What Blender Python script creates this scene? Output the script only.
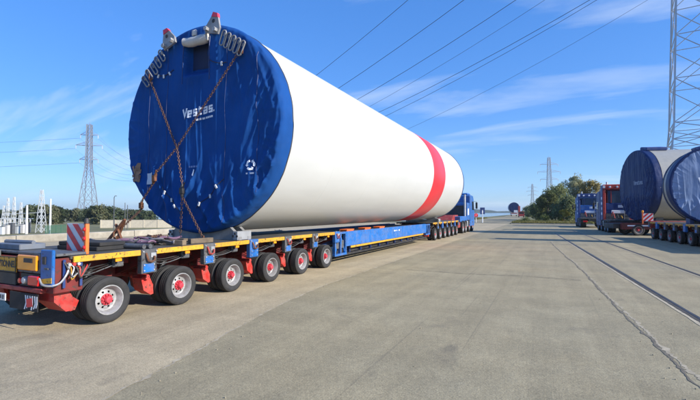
import bpy, bmesh, math, random
from mathutils import Vector, Matrix, noise

# ------------------------------------------------------------------ camera, sky, sun
scn = bpy.context.scene
for o in list(bpy.data.objects):
    bpy.data.objects.remove(o)
R_ = math.radians
cam_d = bpy.data.cameras.new('camera')
cam = bpy.data.objects.new('camera', cam_d)
scn.collection.objects.link(cam)
cam_d.sensor_width = 36.0
cam_d.lens = 36.0 * 413.08 / 700.0
cam_d.clip_start = 0.05
cam_d.clip_end = 9000
cam.location = (0, 0, 1.885)
cam.rotation_euler = (R_(90 + 1.659), 0, R_(25.6))
scn.camera = cam

SUN_ELEV = 26.0
SUN_AZ = 92.0          # degrees clockwise from +Y: from +X, a touch behind
w = bpy.data.worlds.new('World')
scn.world = w
w.use_nodes = True
nt = w.node_tree
nt.nodes.clear()
def N(t, **k):
    n = nt.nodes.new(t)
    for a, b in k.items():
        setattr(n, a, b)
    return n
wo = N('ShaderNodeOutputWorld'); bg = N('ShaderNodeBackground')
sky = N('ShaderNodeTexSky', sky_type='NISHITA', sun_disc=False, sun_elevation=R_(SUN_ELEV), sun_rotation=R_(SUN_AZ))
sky.altitude = 0; sky.air_density = 1.0; sky.dust_density = 0.1; sky.ozone_density = 3.0
hs = N('ShaderNodeHueSaturation'); hs.inputs['Saturation'].default_value = 1.72; hs.inputs['Value'].default_value = 1.0
gm = N('ShaderNodeGamma'); gm.inputs[1].default_value = 0.50
tc = N('ShaderNodeTexCoord'); sep = N('ShaderNodeSeparateXYZ')
addz = N('ShaderNodeMath', operation='ADD'); addz.inputs[1].default_value = 0.22
mx = N('ShaderNodeMath', operation='MAXIMUM'); mx.inputs[1].default_value = 0.05
dx = N('ShaderNodeMath', operation='DIVIDE'); dy = N('ShaderNodeMath', operation='DIVIDE')
cmb = N('ShaderNodeCombineXYZ')
mp = N('ShaderNodeMapping'); mp.inputs['Rotation'].default_value = (0, 0, R_(35)); mp.inputs['Scale'].default_value = (0.55, 1.9, 1); mp.inputs['Location'].default_value = (11.2, 8.4, 0)
n1 = N('ShaderNodeTexNoise'); n1.inputs['Scale'].default_value = 1.1; n1.inputs['Detail'].default_value = 8; n1.inputs['Roughness'].default_value = 0.58; n1.inputs['Distortion'].default_value = 0.5
rmp = N('ShaderNodeValToRGB'); rmp.color_ramp.elements[0].position = 0.53; rmp.color_ramp.elements[1].position = 0.80
rmp.color_ramp.elements[0].color = (0, 0, 0, 1); rmp.color_ramp.elements[1].color = (0.58, 0.58, 0.58, 1)
mix = N('ShaderNodeMix', data_type='RGBA'); mix.inputs[7].default_value = (5.3, 5.8, 6.4, 1)
L = nt.links.new
L(tc.outputs['Generated'], sep.inputs[0])
L(sep.outputs['Z'], addz.inputs[0]); L(addz.outputs[0], mx.inputs[0])
L(sep.outputs['X'], dx.inputs[0]); L(mx.outputs[0], dx.inputs[1])
L(sep.outputs['Y'], dy.inputs[0]); L(mx.outputs[0], dy.inputs[1])
L(dx.outputs[0], cmb.inputs[0]); L(dy.outputs[0], cmb.inputs[1])
L(cmb.outputs[0], mp.inputs[0]); L(mp.outputs[0], n1.inputs['Vector'])
L(n1.outputs['Fac'], rmp.inputs[0]); L(rmp.outputs[0], mix.inputs[0])
L(sky.outputs[0], gm.inputs[0]); L(gm.outputs[0], hs.inputs['Color'])
tint = N('ShaderNodeVectorMath', operation='MULTIPLY'); tint.inputs[1].default_value = (1.20, 1.66, 2.58)
L(hs.outputs[0], tint.inputs[0]); L(tint.outputs[0], mix.inputs[6])
L(mix.outputs[2], bg.inputs[0]); L(bg.outputs[0], wo.inputs[0])
bg.inputs[1].default_value = 0.125

sun_d = bpy.data.lights.new('sun', 'SUN'); sun = bpy.data.objects.new('sun', sun_d)
scn.collection.objects.link(sun)
sun_d.energy = 5.0; sun_d.angle = R_(0.53); sun_d.color = (1.0, 0.945, 0.86)
se, sa = R_(SUN_ELEV), R_(SUN_AZ)
to_sun = Vector((math.sin(sa) * math.cos(se), math.cos(sa) * math.cos(se), math.sin(se)))
sun.rotation_euler = to_sun.to_track_quat('Z', 'Y').to_euler()
sun.location = (60, -3, 40)
vs = scn.view_settings
scn.display_settings.display_device = 'sRGB'
vs.view_transform = 'Standard'; vs.look = 'None'; vs.exposure = 0.54; vs.gamma = 1.0; vs.use_curve_mapping = False
scn.render.resolution_x = 1024; scn.render.resolution_y = 585

# ------------------------------------------------------------------ helpers
col = scn.collection
rnd = random.Random(7)

class MB:
    def __init__(s):
        s.v = []; s.f = []; s.m = []; s.mi = 0
    def add(s, vs, fs):
        b = len(s.v); s.v += [tuple(v) for v in vs]
        for f in fs:
            s.f.append(tuple(b + i for i in f)); s.m.append(s.mi)
        return s
    def box(s, x0, x1, y0, y1, z0, z1, c=0.0, rot=None, piv=None):
        if x0 > x1: x0, x1 = x1, x0
        if y0 > y1: y0, y1 = y1, y0
        if z0 > z1: z0, z1 = z1, z0
        if c <= 0:
            vs = [Vector((x, y, z)) for z in (z0, z1) for y in (y0, y1) for x in (x0, x1)]
            fs = [(0, 2, 3, 1), (4, 5, 7, 6), (0, 1, 5, 4), (2, 6, 7, 3), (0, 4, 6, 2), (1, 3, 7, 5)]
        else:
            c = min(c, (x1 - x0) * .45, (y1 - y0) * .45, (z1 - z0) * .45)
            vs = []; ix = {}
            lim = ((x0, x1), (y0, y1), (z0, z1))
            for sx in (0, 1):
                for sy in (0, 1):
                    for sz in (0, 1):
                        sg = (sx, sy, sz)
                        for ax in range(3):
                            p = []
                            for k in range(3):
                                q = lim[k][sg[k]]
                                if k != ax: q += c if sg[k] == 0 else -c
                                p.append(q)
                            ix[(sx, sy, sz, ax)] = len(vs); vs.append(Vector(p))
            fs = []
            for ax in range(3):
                o = [k for k in range(3) if k != ax]
                for sd in (0, 1):
                    q = []
                    for (a, b) in ((0, 0), (1, 0), (1, 1), (0, 1)):
                        t = [0, 0, 0]; t[ax] = sd; t[o[0]] = a; t[o[1]] = b
                        q.append(ix[tuple(t) + (ax,)])
                    fs.append(q)
                for a in (0, 1):
                    for b in (0, 1):
                        t0 = [0, 0, 0]; t1 = [0, 0, 0]
                        t0[o[0]] = t1[o[0]] = a; t0[o[1]] = t1[o[1]] = b; t1[ax] = 1
                        fs.append([ix[tuple(t0) + (o[0],)], ix[tuple(t0) + (o[1],)], ix[tuple(t1) + (o[1],)], ix[tuple(t1) + (o[0],)]])
            for sx in (0, 1):
                for sy in (0, 1):
                    for sz in (0, 1):
                        fs.append([ix[(sx, sy, sz, k)] for k in range(3)])
        if rot is not None:
            pv = Vector(piv) if piv else Vector(((x0 + x1) / 2, (y0 + y1) / 2, (z0 + z1) / 2))
            vs = [rot @ (v - pv) + pv for v in vs]
        return s.add(vs, fs)
    def tube(s, pts, r, n=8, cap=True):
        pts = [Vector(p) for p in pts]
        rs = r if isinstance(r, (list, tuple)) else [r] * len(pts)
        rings = []; prev = None
        for i, p in enumerate(pts):
            t = (pts[min(i + 1, len(pts) - 1)] - pts[max(i - 1, 0)])
            if t.length < 1e-9: t = Vector((0, 0, 1))
            t.normalize()
            if prev is None:
                a = Vector((0, 0, 1)) if abs(t.z) < .9 else Vector((1, 0, 0))
                u = t.cross(a).normalized()
            else:
                u = (prev - t * prev.dot(t))
                u = u.normalized() if u.length > 1e-6 else t.orthogonal().normalized()
            prev = u; v = t.cross(u)
            rings.append([p + (u * math.cos(2 * math.pi * k / n) + v * math.sin(2 * math.pi * k / n)) * rs[i] for k in range(n)])
        vs = [q for rg in rings for q in rg]; fs = []
        for i in range(len(pts) - 1):
            for k in range(n):
                fs.append((i * n + k, i * n + (k + 1) % n, (i + 1) * n + (k + 1) % n, (i + 1) * n + k))
        if cap:
            fs.append(tuple(range(n - 1, -1, -1))); fs.append(tuple((len(pts) - 1) * n + k for k in range(n)))
        return s.add(vs, fs)
    def bar(s, a, b, w, h=None):
        h = h or w
        a = Vector(a); b = Vector(b); t = (b - a).normalized()
        up = Vector((0, 0, 1)) if abs(t.z) < .95 else Vector((0, 1, 0))
        u = t.cross(up).normalized() * w / 2; v = u.normalized().cross(t) * h / 2
        vs = [p + q for p in (a, b) for q in (-u - v, u - v, u + v, -u + v)]
        return s.add(vs, [(3, 2, 1, 0), (4, 5, 6, 7), (0, 1, 5, 4), (1, 2, 6, 5), (2, 3, 7, 6), (3, 0, 4, 7)])
    def lathe(s, prof, axis='x', n=32, o=(0, 0, 0)):
        vs = []; fs = []
        for (r, a) in prof:
            for k in range(n):
                t = 2 * math.pi * k / n; c, q = r * math.cos(t), r * math.sin(t)
                p = {'x': (a, c, q), 'y': (q, a, c), 'z': (c, q, a)}[axis]
                vs.append((p[0] + o[0], p[1] + o[1], p[2] + o[2]))
        for i in range(len(prof) - 1):
            for k in range(n):
                fs.append((i * n + k, i * n + (k + 1) % n, (i + 1) * n + (k + 1) % n, (i + 1) * n + k))
        return s.add(vs, fs)
    def disc(s, r, a, axis='x', n=24, o=(0, 0, 0)):
        vs = []
        for k in range(n):
            t = 2 * math.pi * k / n; c, q = r * math.cos(t), r * math.sin(t)
            p = {'x': (a, c, q), 'y': (q, a, c), 'z': (c, q, a)}[axis]
            vs.append((p[0] + o[0], p[1] + o[1], p[2] + o[2]))
        return s.add(vs, [tuple(range(n))])
    def prism(s, poly, a0, a1, plane='yz'):
        """extrude a polygon (2d list) between a0 and a1 along the remaining axis"""
        n = len(poly); vs = []
        for a in (a0, a1):
            for (p, q) in poly:
                vs.append({'yz': (a, p, q), 'xz': (p, a, q), 'xy': (p, q, a)}[plane])
        fs = [tuple(range(n - 1, -1, -1)), tuple(range(n, 2 * n))]
        for k in range(n):
            fs.append((k, (k + 1) % n, n + (k + 1) % n, n + k))
        return s.add(vs, fs)
    def mesh(s, name, smooth=None):
        me = bpy.data.meshes.new(name)
        me.from_pydata(s.v, [], s.f)
        if any(s.m): me.polygons.foreach_set('material_index', s.m)
        bm = bmesh.new(); bm.from_mesh(me); bmesh.ops.recalc_face_normals(bm, faces=bm.faces); bm.to_mesh(me); bm.free()
        if smooth is not None:
            me.polygons.foreach_set('use_smooth', [True] * len(me.polygons))
            me.set_sharp_from_angle(angle=R_(smooth))
        me.update()
        return me
    def build(s, name, mat, parent=None, smooth=None, loc=None):
        return link(name, s.mesh(name, smooth), mat, parent, loc)

def link(name, me, mat=None, parent=None, loc=None):
    o = bpy.data.objects.new(name, me); col.objects.link(o)
    if mat is not None and len(me.materials) == 0:
        for m in (mat if isinstance(mat, (list, tuple)) else [mat]): me.materials.append(m)
    if parent: o.parent = parent
    if loc: o.location = loc
    return o
def tag(o, label, cat, group=None):
    o['label'] = label; o['category'] = cat
    if group: o['group'] = group
    return o
def thing(name, label, cat, loc=(0, 0, 0), rz=0, group=None):
    o = bpy.data.objects.new(name, None); col.objects.link(o)
    o.location = loc; o.rotation_euler = (0, 0, rz); o.empty_display_size = .3
    return tag(o, label, cat, group)
def struct(o):
    o['kind'] = 'structure'; return o
def copy_tree(o, parent=None):
    c = o.copy(); col.objects.link(c); c.parent = parent
    for ch in [q for q in bpy.data.objects if q.parent == o]: copy_tree(ch, c)
    return c

def lin(*c):
    return tuple(((x / 255) / 12.92 if x / 255 <= .04045 else ((x / 255 + .055) / 1.055) ** 2.4) for x in c)

MATS = {}
def M(name, c, rough=.5, metal=0, var=.18, scale=4, bump=0, bscale=40, dirt=0, dcol=(.22, .19, .15), dscale=2.5, spec=.5, coat=0, low=0, chips=0):
    """painted / bare surface with tonal variation, dust by noise and (low) dust thrown up from the ground"""
    if name in MATS: return MATS[name]
    m = bpy.data.materials.new(name); m.use_nodes = True; t = m.node_tree
    b = t.nodes['Principled BSDF']; l = t.links.new
    tcn = t.nodes.new('ShaderNodeTexCoord'); oi = t.nodes.new('ShaderNodeObjectInfo')
    ad = t.nodes.new('ShaderNodeVectorMath'); ad.operation = 'MULTIPLY_ADD'; ad.inputs[1].default_value = (1, 1, 1)
    sc = t.nodes.new('ShaderNodeVectorMath'); sc.operation = 'SCALE'; sc.inputs[0].default_value = (31, 17, 23)
    l(oi.outputs['Random'], sc.inputs['Scale']); l(tcn.outputs['Object'], ad.inputs[0]); l(sc.outputs[0], ad.inputs[2])
    n = t.nodes.new('ShaderNodeTexNoise'); n.inputs['Scale'].default_value = scale; n.inputs['Detail'].default_value = 7; n.inputs['Roughness'].default_value = .62
    l(ad.outputs[0], n.inputs['Vector'])
    mr = t.nodes.new('ShaderNodeMapRange'); mr.inputs[1].default_value = .25; mr.inputs[2].default_value = .75; mr.inputs[3].default_value = 1 - var; mr.inputs[4].default_value = 1 + var
    l(n.outputs['Fac'], mr.inputs[0])
    vm = t.nodes.new('ShaderNodeVectorMath'); vm.operation = 'SCALE'; vm.inputs[0].default_value = c[:3]
    rv = t.nodes.new('ShaderNodeMapRange'); rv.inputs[3].default_value = .84; rv.inputs[4].default_value = 1.10; l(oi.outputs['Random'], rv.inputs[0])
    mm = t.nodes.new('ShaderNodeMath'); mm.operation = 'MULTIPLY'; l(mr.outputs[0], mm.inputs[0]); l(rv.outputs[0], mm.inputs[1])
    l(mm.outputs[0], vm.inputs['Scale'])
    out = vm.outputs[0]
    if dirt > 0:
        n2 = t.nodes.new('ShaderNodeTexNoise'); n2.inputs['Scale'].default_value = dscale; n2.inputs['Detail'].default_value = 9; n2.inputs['Roughness'].default_value = .7
        l(ad.outputs[0], n2.inputs['Vector'])
        r2 = t.nodes.new('ShaderNodeMapRange'); r2.inputs[1].default_value = .42; r2.inputs[2].default_value = .72; r2.inputs[3].default_value = 0; r2.inputs[4].default_value = dirt
        l(n2.outputs['Fac'], r2.inputs[0])
        mixn = t.nodes.new('ShaderNodeMix'); mixn.data_type = 'RGBA'; mixn.inputs[7].default_value = (*dcol, 1)
        l(r2.outputs[0], mixn.inputs[0]); l(out, mixn.inputs[6]); out = mixn.outputs[2]
        r3 = t.nodes.new('ShaderNodeMapRange'); r3.inputs[1].default_value = .4; r3.inputs[2].default_value = .7; r3.inputs[3].default_value = rough; r3.inputs[4].default_value = min(1, rough + .35)
        l(n2.outputs['Fac'], r3.inputs[0]); l(r3.outputs[0], b.inputs['Roughness'])
    else:
        b.inputs['Roughness'].default_value = rough
    if chips > 0:
        n5 = t.nodes.new('ShaderNodeTexNoise'); n5.inputs['Scale'].default_value = 13; n5.inputs['Detail'].default_value = 8; n5.inputs['Roughness'].default_value = .72
        l(ad.outputs[0], n5.inputs['Vector'])
        r5 = t.nodes.new('ShaderNodeMapRange'); r5.inputs[1].default_value = .62 - .08 * chips; r5.inputs[2].default_value = .66 - .08 * chips; r5.inputs[4].default_value = .85
        l(n5.outputs['Fac'], r5.inputs[0])
        mx5 = t.nodes.new('ShaderNodeMix'); mx5.data_type = 'RGBA'; mx5.inputs[7].default_value = (.045, .032, .025, 1)
        l(r5.outputs[0], mx5.inputs[0]); l(out, mx5.inputs[6]); out = mx5.outputs[2]
    l(out, b.inputs['Base Color'])
    b.inputs['Metallic'].default_value = metal; b.inputs['Specular IOR Level'].default_value = spec; b.inputs['Coat Weight'].default_value = coat
    if bump > 0:
        nb = t.nodes.new('ShaderNodeTexNoise'); nb.inputs['Scale'].default_value = bscale; nb.inputs['Detail'].default_value = 5
        l(ad.outputs[0], nb.inputs['Vector'])
        bp = t.nodes.new('ShaderNodeBump'); bp.inputs['Strength'].default_value = bump; bp.inputs['Distance'].default_value = .01
        l(nb.outputs['Fac'], bp.inputs['Height']); l(bp.outputs[0], b.inputs['Normal'])
    MATS[name] = m
    return m

blue = M('blue_paint', (.008, .125, .42), .42, var=.15, dirt=.4, dscale=3, coat=.1, chips=.5)
blue_dk = M('dark_blue_paint', (.010, .040, .17), .4, var=.15, dirt=.2)
red = M('red_paint', (.34, .018, .015), .5, var=.25, dirt=.5, dscale=4, chips=.7)
red_br = M('bright_red_paint', (.48, .022, .016), .5, var=.18, dirt=.45, dscale=5, chips=.5)
red_dk = M('shaded_dark_red_paint', (.15, .010, .009), .6, var=.35, dirt=.6, dcol=(.06, .045, .035), chips=.9)  # dark frame red, deepened to put the under-deck shade into the colour
yellow = M('yellow_paint', (.66, .34, .018), .5, var=.15, dirt=.5, dcol=(.16, .11, .06), dscale=6, chips=.7)
orange = M('orange_paint', (.85, .17, .03), .45, var=.12, dirt=.15)
grey_st = M('grey_steel', (.11, .12, .135), .5, .4, var=.3, dirt=.45, chips=.8)
blk = M('black_rubber', (.018, .018, .019), .75, var=.25, bump=.3, bscale=60, dirt=.25, dcol=(.12, .11, .095))
tyre_m = M('tyre_rubber', (.020, .020, .021), .72, var=.25, bump=.15, bscale=90, dirt=.28, dcol=(.11, .10, .085), dscale=7)
deck_m = M('deck_plate', (.06, .058, .055), .7, .1, var=.35, bump=.4, bscale=30, dirt=.6, dcol=(.16, .145, .12))
rim_m = M('silver_rim', (.36, .36, .36), .45, .3, var=.15, dirt=.75, dcol=(.17, .15, .125), dscale=11)
wheel_dk = M('dark_wheel_steel', (.22, .22, .22), .5, .3, var=.2, dirt=.5)
hub_m = M('red_hub', (.55, .03, .05), .42, var=.12, dirt=.2, dscale=12)
galv = M('galvanised_steel', (.48, .49, .50), .42, .55, var=.18, dirt=.25)
chain_m = M('rusty_chain_steel', (.15, .085, .06), .55, .55, var=.4, scale=30)
white_p = M('white_paint', (.78, .78, .76), .4, var=.05, dirt=.12)
white_tx = M('white_print', (.80, .82, .86), .6, var=.06)
black_p = M('black_paint', (.02, .02, .022), .45, var=.2, dirt=.2)
glass = M('tinted_glass', (.02, .028, .035), .06, 0, var=.1, spec=.8)
wood = M('timber', (.16, .12, .08), .8, var=.35, scale=8, bump=.3)
rust = M('rusty_steel', (.17, .07, .035), .75, .2, var=.4, scale=12)
amber = M('amber_lens', (.85, .30, .01), .18, var=.06, coat=.6)
redlens = M('red_lens', (.55, .012, .012), .18, var=.06, coat=.6)
redstripe = M('red_reflective', (.65, .03, .04), .4, var=.06)
whitestripe = M('white_reflective', (.75, .75, .77), .4, var=.05)
beige = M('faded_canvas', (.52, .50, .47), .8, var=.15)
lattice_m = M('pylon_steel', (.30, .31, .33), .55, .4, var=.1)
conc = M('old_concrete', (.36, .33, .27), .9, var=.3, scale=1.5, bump=.4, bscale=20, dirt=.5, dcol=(.16, .14, .10), dscale=1.2)

def text_mesh(s, size, bold=0.0, extrude=0.0, shear=0.0, space=1.0, align='CENTER'):
    cu = bpy.data.curves.new('t', 'FONT'); cu.body = s; cu.size = size; cu.offset = bold; cu.extrude = extrude; cu.shear = shear
    cu.space_character = space; cu.align_x = align; cu.align_y = 'CENTER'; cu.resolution_u = 3
    ob = bpy.data.objects.new('t', cu); col.objects.link(ob)
    bpy.context.view_layer.update()
    me = bpy.data.meshes.new_from_object(ob.evaluated_get(bpy.context.evaluated_depsgraph_get()))
    bpy.data.objects.remove(ob); bpy.data.curves.remove(cu)
    me.materials.clear()
    return me
def text_on(name, s, size, mat, parent, fn, **k):
    """lettering whose 2-D points are laid on a surface by fn(u, v) -> Vector"""
    me = text_mesh(s, size, **k)
    bm = bmesh.new(); bm.from_mesh(me)
    bmesh.ops.triangulate(bm, faces=bm.faces)
    for v in bm.verts: v.co = fn(v.co.x, v.co.y)
    bm.to_mesh(me); bm.free()
    return link(name, me, mat, parent)
GLY = {'V': (.50, [[(.0, .98), (.30, .06), (.60, .98)]]), 'e': (.60, [[(.52, .07), (.09, .07), (.09, .63), (.51, .63), (.51, .35), (.175, .35)]]),
       's': (.58, [[(.02, .07), (.48, .07), (.48, .35), (.10, .35), (.10, .63), (.54, .63)]]), 't': (.46, [[(.13, .88), (.13, .07), (.44, .07)], [(.215, .63), (.44, .63)], [(-.04, .63), (.045, .63)]]),
       'a': (.60, [[(.05, .63), (.51, .63), (.51, .0)], [(.425, .07), (.09, .07), (.09, .35), (.425, .35)]]), '.': (.2, [[(.02, .0), (.02, .16)]])}
def stroke_text(name, s_, unit, mat, parent, fn, t=.19, shear=.10):
    """square heavy lettering built from mitred strokes, laid on a surface by fn"""
    W_ = sum(GLY[c][0] + .15 for c in s_); x0 = -W_ / 2; m = MB()
    for c in s_:
        w_, lines = GLY[c]
        for ln in lines:
            P = [Vector(p) for p in ln]; rows = []
            for i, p in enumerate(P):
                d0 = (p - P[i - 1]).normalized() if i else (P[1] - p).normalized()
                d1 = (P[i + 1] - p).normalized() if i < len(P) - 1 else d0
                n0 = Vector((-d0.y, d0.x)); n1 = Vector((-d1.y, d1.x)); b_ = (n0 + n1).normalized(); k = min(2.2, 1 / max(.3, b_.dot(n0)))
                rows.append((p, b_ * k * t / 2))
            for (a, na), (b, nb_) in zip(rows[:-1], rows[1:]):
                n = max(1, int((b - a).length / .12)); vs_ = []
                for j in range(n + 1):
                    q = a.lerp(b, j / n); nn = na.lerp(nb_, j / n)
                    for e in (q + nn, q - nn): vs_.append(fn((x0 + e.x + shear * e.y) * unit, (e.y - .45) * unit))
                m.add(vs_, [(2 * j, 2 * j + 1, 2 * j + 3, 2 * j + 2) for j in range(n)])
        x0 += w_ + .15
    return m.build(name, mat, parent)
def fbm(x, y, z=0.0, o=4, h=.5):
    a = 1; t = 0; q = 1
    for i in range(o):
        t += a * noise.noise(Vector((x * q, y * q, z + 7.3 * i))); a *= h; q *= 2.03
    return t
def sstep(a, b, x):
    t = max(0, min(1, (x - a) / (b - a))); return t * t * (3 - 2 * t)

A_ = .4467; CA, SA = math.cos(A_), math.sin(A_)
def cw(px, z):          # ground position of something seen in column px (of 700) at depth z
    x = (px - 350) / 413.08 * z; return x * CA - z * SA, x * SA + z * CA
#==SETTING==
# ------------------------------------------------------------------ ground materials
def ground_mat(name, base, alt, rail_rot=R_(3.2)):
    m = bpy.data.materials.new(name); m.use_nodes = True; t = m.node_tree; l = t.links.new
    b = t.nodes['Principled BSDF']; b.inputs['Roughness'].default_value = .9; b.inputs['Specular IOR Level'].default_value = .25
    tcn = t.nodes.new('ShaderNodeTexCoord')
    def noi(scale, det=6, rg=.6, mapscale=None, rot=0, dist=0):
        n = t.nodes.new('ShaderNodeTexNoise'); n.inputs['Scale'].default_value = scale; n.inputs['Detail'].default_value = det; n.inputs['Roughness'].default_value = rg; n.inputs['Distortion'].default_value = dist
        if mapscale:
            mpn = t.nodes.new('ShaderNodeMapping'); mpn.inputs['Scale'].default_value = mapscale; mpn.inputs['Rotation'].default_value = (0, 0, rot)
            l(tcn.outputs['Object'], mpn.inputs[0]); l(mpn.outputs[0], n.inputs['Vector'])
        else:
            l(tcn.outputs['Object'], n.inputs['Vector'])
        return n.outputs['Fac']
    def mr(i, a, b_, c, d):
        n = t.nodes.new('ShaderNodeMapRange'); n.inputs[1].default_value = a; n.inputs[2].default_value = b_; n.inputs[3].default_value = c; n.inputs[4].default_value = d
        l(i, n.inputs[0]); return n.outputs[0]
    def mixc(f, a, b_):
        n = t.nodes.new('ShaderNodeMix'); n.data_type = 'RGBA'
        l(f, n.inputs[0])
        if isinstance(a, tuple): n.inputs[6].default_value = (*a, 1)
        else: l(a, n.inputs[6])
        if isinstance(b_, tuple): n.inputs[7].default_value = (*b_, 1)
        else: l(b_, n.inputs[7])
        return n.outputs[2]
    def mul(c, f):
        n = t.nodes.new('ShaderNodeVectorMath'); n.operation = 'SCALE'; l(c, n.inputs[0]); l(f, n.inputs['Scale']); return n.outputs[0]
    c = mixc(mr(noi(.16, 5, .55, dist=.6), .36, .64, 0, 1), base, alt)
    c = mul(c, mr(noi(.9, 8, .68), .3, .7, .86, 1.13))                     # mottled wear
    c = mul(c, mr(noi(1.0, 6, .6, (2.2, .10, 1), .05), .3, .7, .88, 1.10))  # wheel tracks along the road
    c = mul(c, mr(noi(1.0, 5, .6, (.12, 1.6, 1), .5), .3, .7, .93, 1.06))  # faint turning scuffs
    c = mul(c, mr(noi(55, 4, .75), .30, .70, .62, 1.36))                   # aggregate
    c = mul(c, mr(noi(14, 5, .7), .30, .70, .86, 1.12))
    st = mr(noi(.55, 7, .62, dist=1.2), .60, .74, 0, .42)                  # oil and tar stains
    c = mixc(st, c, (.085, .08, .072))
    tk = mr(noi(1.0, 3, .5, (11, .07, 1), .10), .66, .72, 0, .22)         # thin tyre scuffs
    c = mixc(tk, c, (.07, .065, .06))
    tk2 = mr(noi(1.0, 3, .5, (13, .10, 1), -.35), .69, .74, 0, .20)
    c = mixc(tk2, c, (.08, .075, .07))
    sp = mr(noi(6.5, 3, .6), .73, .77, 0, .6)
    c = mixc(sp, c, (.09, .08, .07))
    l(c, b.inputs['Base Color'])
    bp = t.nodes.new('ShaderNodeBump'); bp.inputs['Strength'].default_value = .5; bp.inputs['Distance'].default_value = .012
    l(noi(38, 6, .75), bp.inputs['Height'])
    bp2 = t.nodes.new('ShaderNodeBump'); bp2.inputs['Strength'].default_value = .35; bp2.inputs['Distance'].default_value = .05
    l(noi(1.8, 5, .6), bp2.inputs['Height']); l(bp2.outputs[0], bp.inputs['Normal'])
    l(bp.outputs[0], b.inputs['Normal'])
    return m
pave_m = ground_mat('worn_pavement', (.340, .286, .176), (.292, .256, .168))
lane_m = ground_mat('pale_lane_concrete', (.45, .368, .232), (.405, .337, .220))
crack_m = M('crack_filler', (.15, .13, .095), .9, var=.4, scale=9, bump=.3, bscale=40)
crack_l = M('crumbled_edge', (.385, .33, .23), .9, var=.35, scale=11, bump=.3, bscale=40)
railm = M('worn_rail_steel', (.10, .095, .09), .45, .6, var=.3)
slot_m = M('rail_slot_dirt', (.055, .05, .045), .9, var=.4)
field_m = M('dry_grass_ground', (.16, .15, .06), .95, var=.4, scale=.15, bump=.5, bscale=3)
water_m = M('river_water', (.10, .17, .24), .12, var=.1, bump=.25, bscale=1.2, spec=.6)

struct(MB().box(-4000, 4000, -400, 7000, -3.0, -1.62).build('ground', field_m))
struct(MB().prism([(-29.9, -400), (4000, -400), (4000, 7000), (-300, 7000), (-150, 2600), (-24, 300), (-21, 88), (-29.9, 86)], -1.9, -.06, 'xy').build('embankment', field_m))
# yard pavement: finely gridded near the camera with slight settlement
def yard():
    mb = MB()
    xs = [-29.3, -24, -18, -13, -10] + [-9 + .5 * i for i in range(37)] + [11, 14, 18, 24, 32, 45, 70]
    ys = [-30, -20, -12, -6, -3] + [-2 + .5 * i for i in range(45)] + [22, 25, 29, 34, 40, 48, 58, 70]
    vs = [(x, y, -.002) for y in ys for x in xs]
    n = len(xs); fs = [(j * n + i, j * n + i + 1, (j + 1) * n + i + 1, (j + 1) * n + i) for j in range(len(ys) - 1) for i in range(n - 1)]
    mb.add(vs, fs)
    return mb.build('yard_pavement', pave_m, smooth=40)
yard_o = struct(yard())
SEAM = [(-3.2, -20), (-3.7, 1.6), (-4.13, 3.08), (-4.55, 5.1), (-5.01, 7.48), (-5.19, 9.09), (-5.3, 13), (-5.4, 22), (-5.6, 40), (-5.6, 69.5)]
mb = MB(); mb.add([(-29.2, y, .0005) for x, y in SEAM] + [(x, y, .0005) for x, y in SEAM], [(i, len(SEAM) + i, len(SEAM) + i + 1, i + 1) for i in range(len(SEAM) - 1)])
struct(mb.build('pale_lane', lane_m))
mb = MB(); mb.add([(-16.5, 69.9, -.012), (-5.5, 69.9, -.012), (-8.5, 170, -.012), (-40, 900, -.012), (-58, 900, -.012), (-15.5, 170, -.012)], [(0, 1, 2, 5), (5, 2, 3, 4)])
struct(mb.build('road', pave_m))
mb = MB(); mb.add([(-900, 170, -1.5), (-15, 130, -1.5), (-18, 300, -1.5), (-140, 2600, -1.5), (-3500, 2600, -1.5), (-3500, 420, -1.5)], [(0, 1, 2, 3, 4, 5)])
struct(mb.build('river', water_m))

def strip(name, pts, wd, z, mat, jit=.3, step=.12, seed=0, parent=None, wob=.045):
    z = z * .3 - .0005
    """an irregular narrow strip following a poly line (crack, tar seam)"""
    rr = random.Random(seed); P = [Vector(p) for p in pts]; out = []
    for a, b in zip(P[:-1], P[1:]):
        n = max(1, int((b - a).length / step))
        for i in range(n): out.append(a.lerp(b, i / n))
    out.append(P[-1]); vs = []; fs = []
    for i, p in enumerate(out):
        t = (out[min(i + 1, len(out) - 1)] - out[max(i - 1, 0)]).normalized(); nn = Vector((-t.y, t.x))
        off = wob * fbm(p.y * .9, seed * 3.1, 0, 4, .6)
        w1 = wd * (1 + jit * 2.2 * noise.noise(Vector((p.y * 5, p.x * 5, seed)))) * rr.uniform(1 - jit, 1 + jit)
        w2 = wd * (1 + jit * 2.2 * noise.noise(Vector((p.y * 5, p.x * 5, seed + 9)))) * rr.uniform(1 - jit, 1 + jit)
        a = p + nn * (off + max(.004, w1) / 2); b = p + nn * (off - max(.004, w2) / 2)
        vs += [(a.x, a.y, z), (b.x, b.y, z)]
        if i: fs.append((2 * i - 2, 2 * i - 1, 2 * i + 1, 2 * i))
    m = MB(); m.add(vs, fs); return m.build(name, mat, parent)
dr = Vector((-math.sin(R_(3.3)), math.cos(R_(3.3))))
def along(x, y, t0, t1): 
    p = Vector((x, y)); return [p + dr * t0, p + dr * t1]
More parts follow.
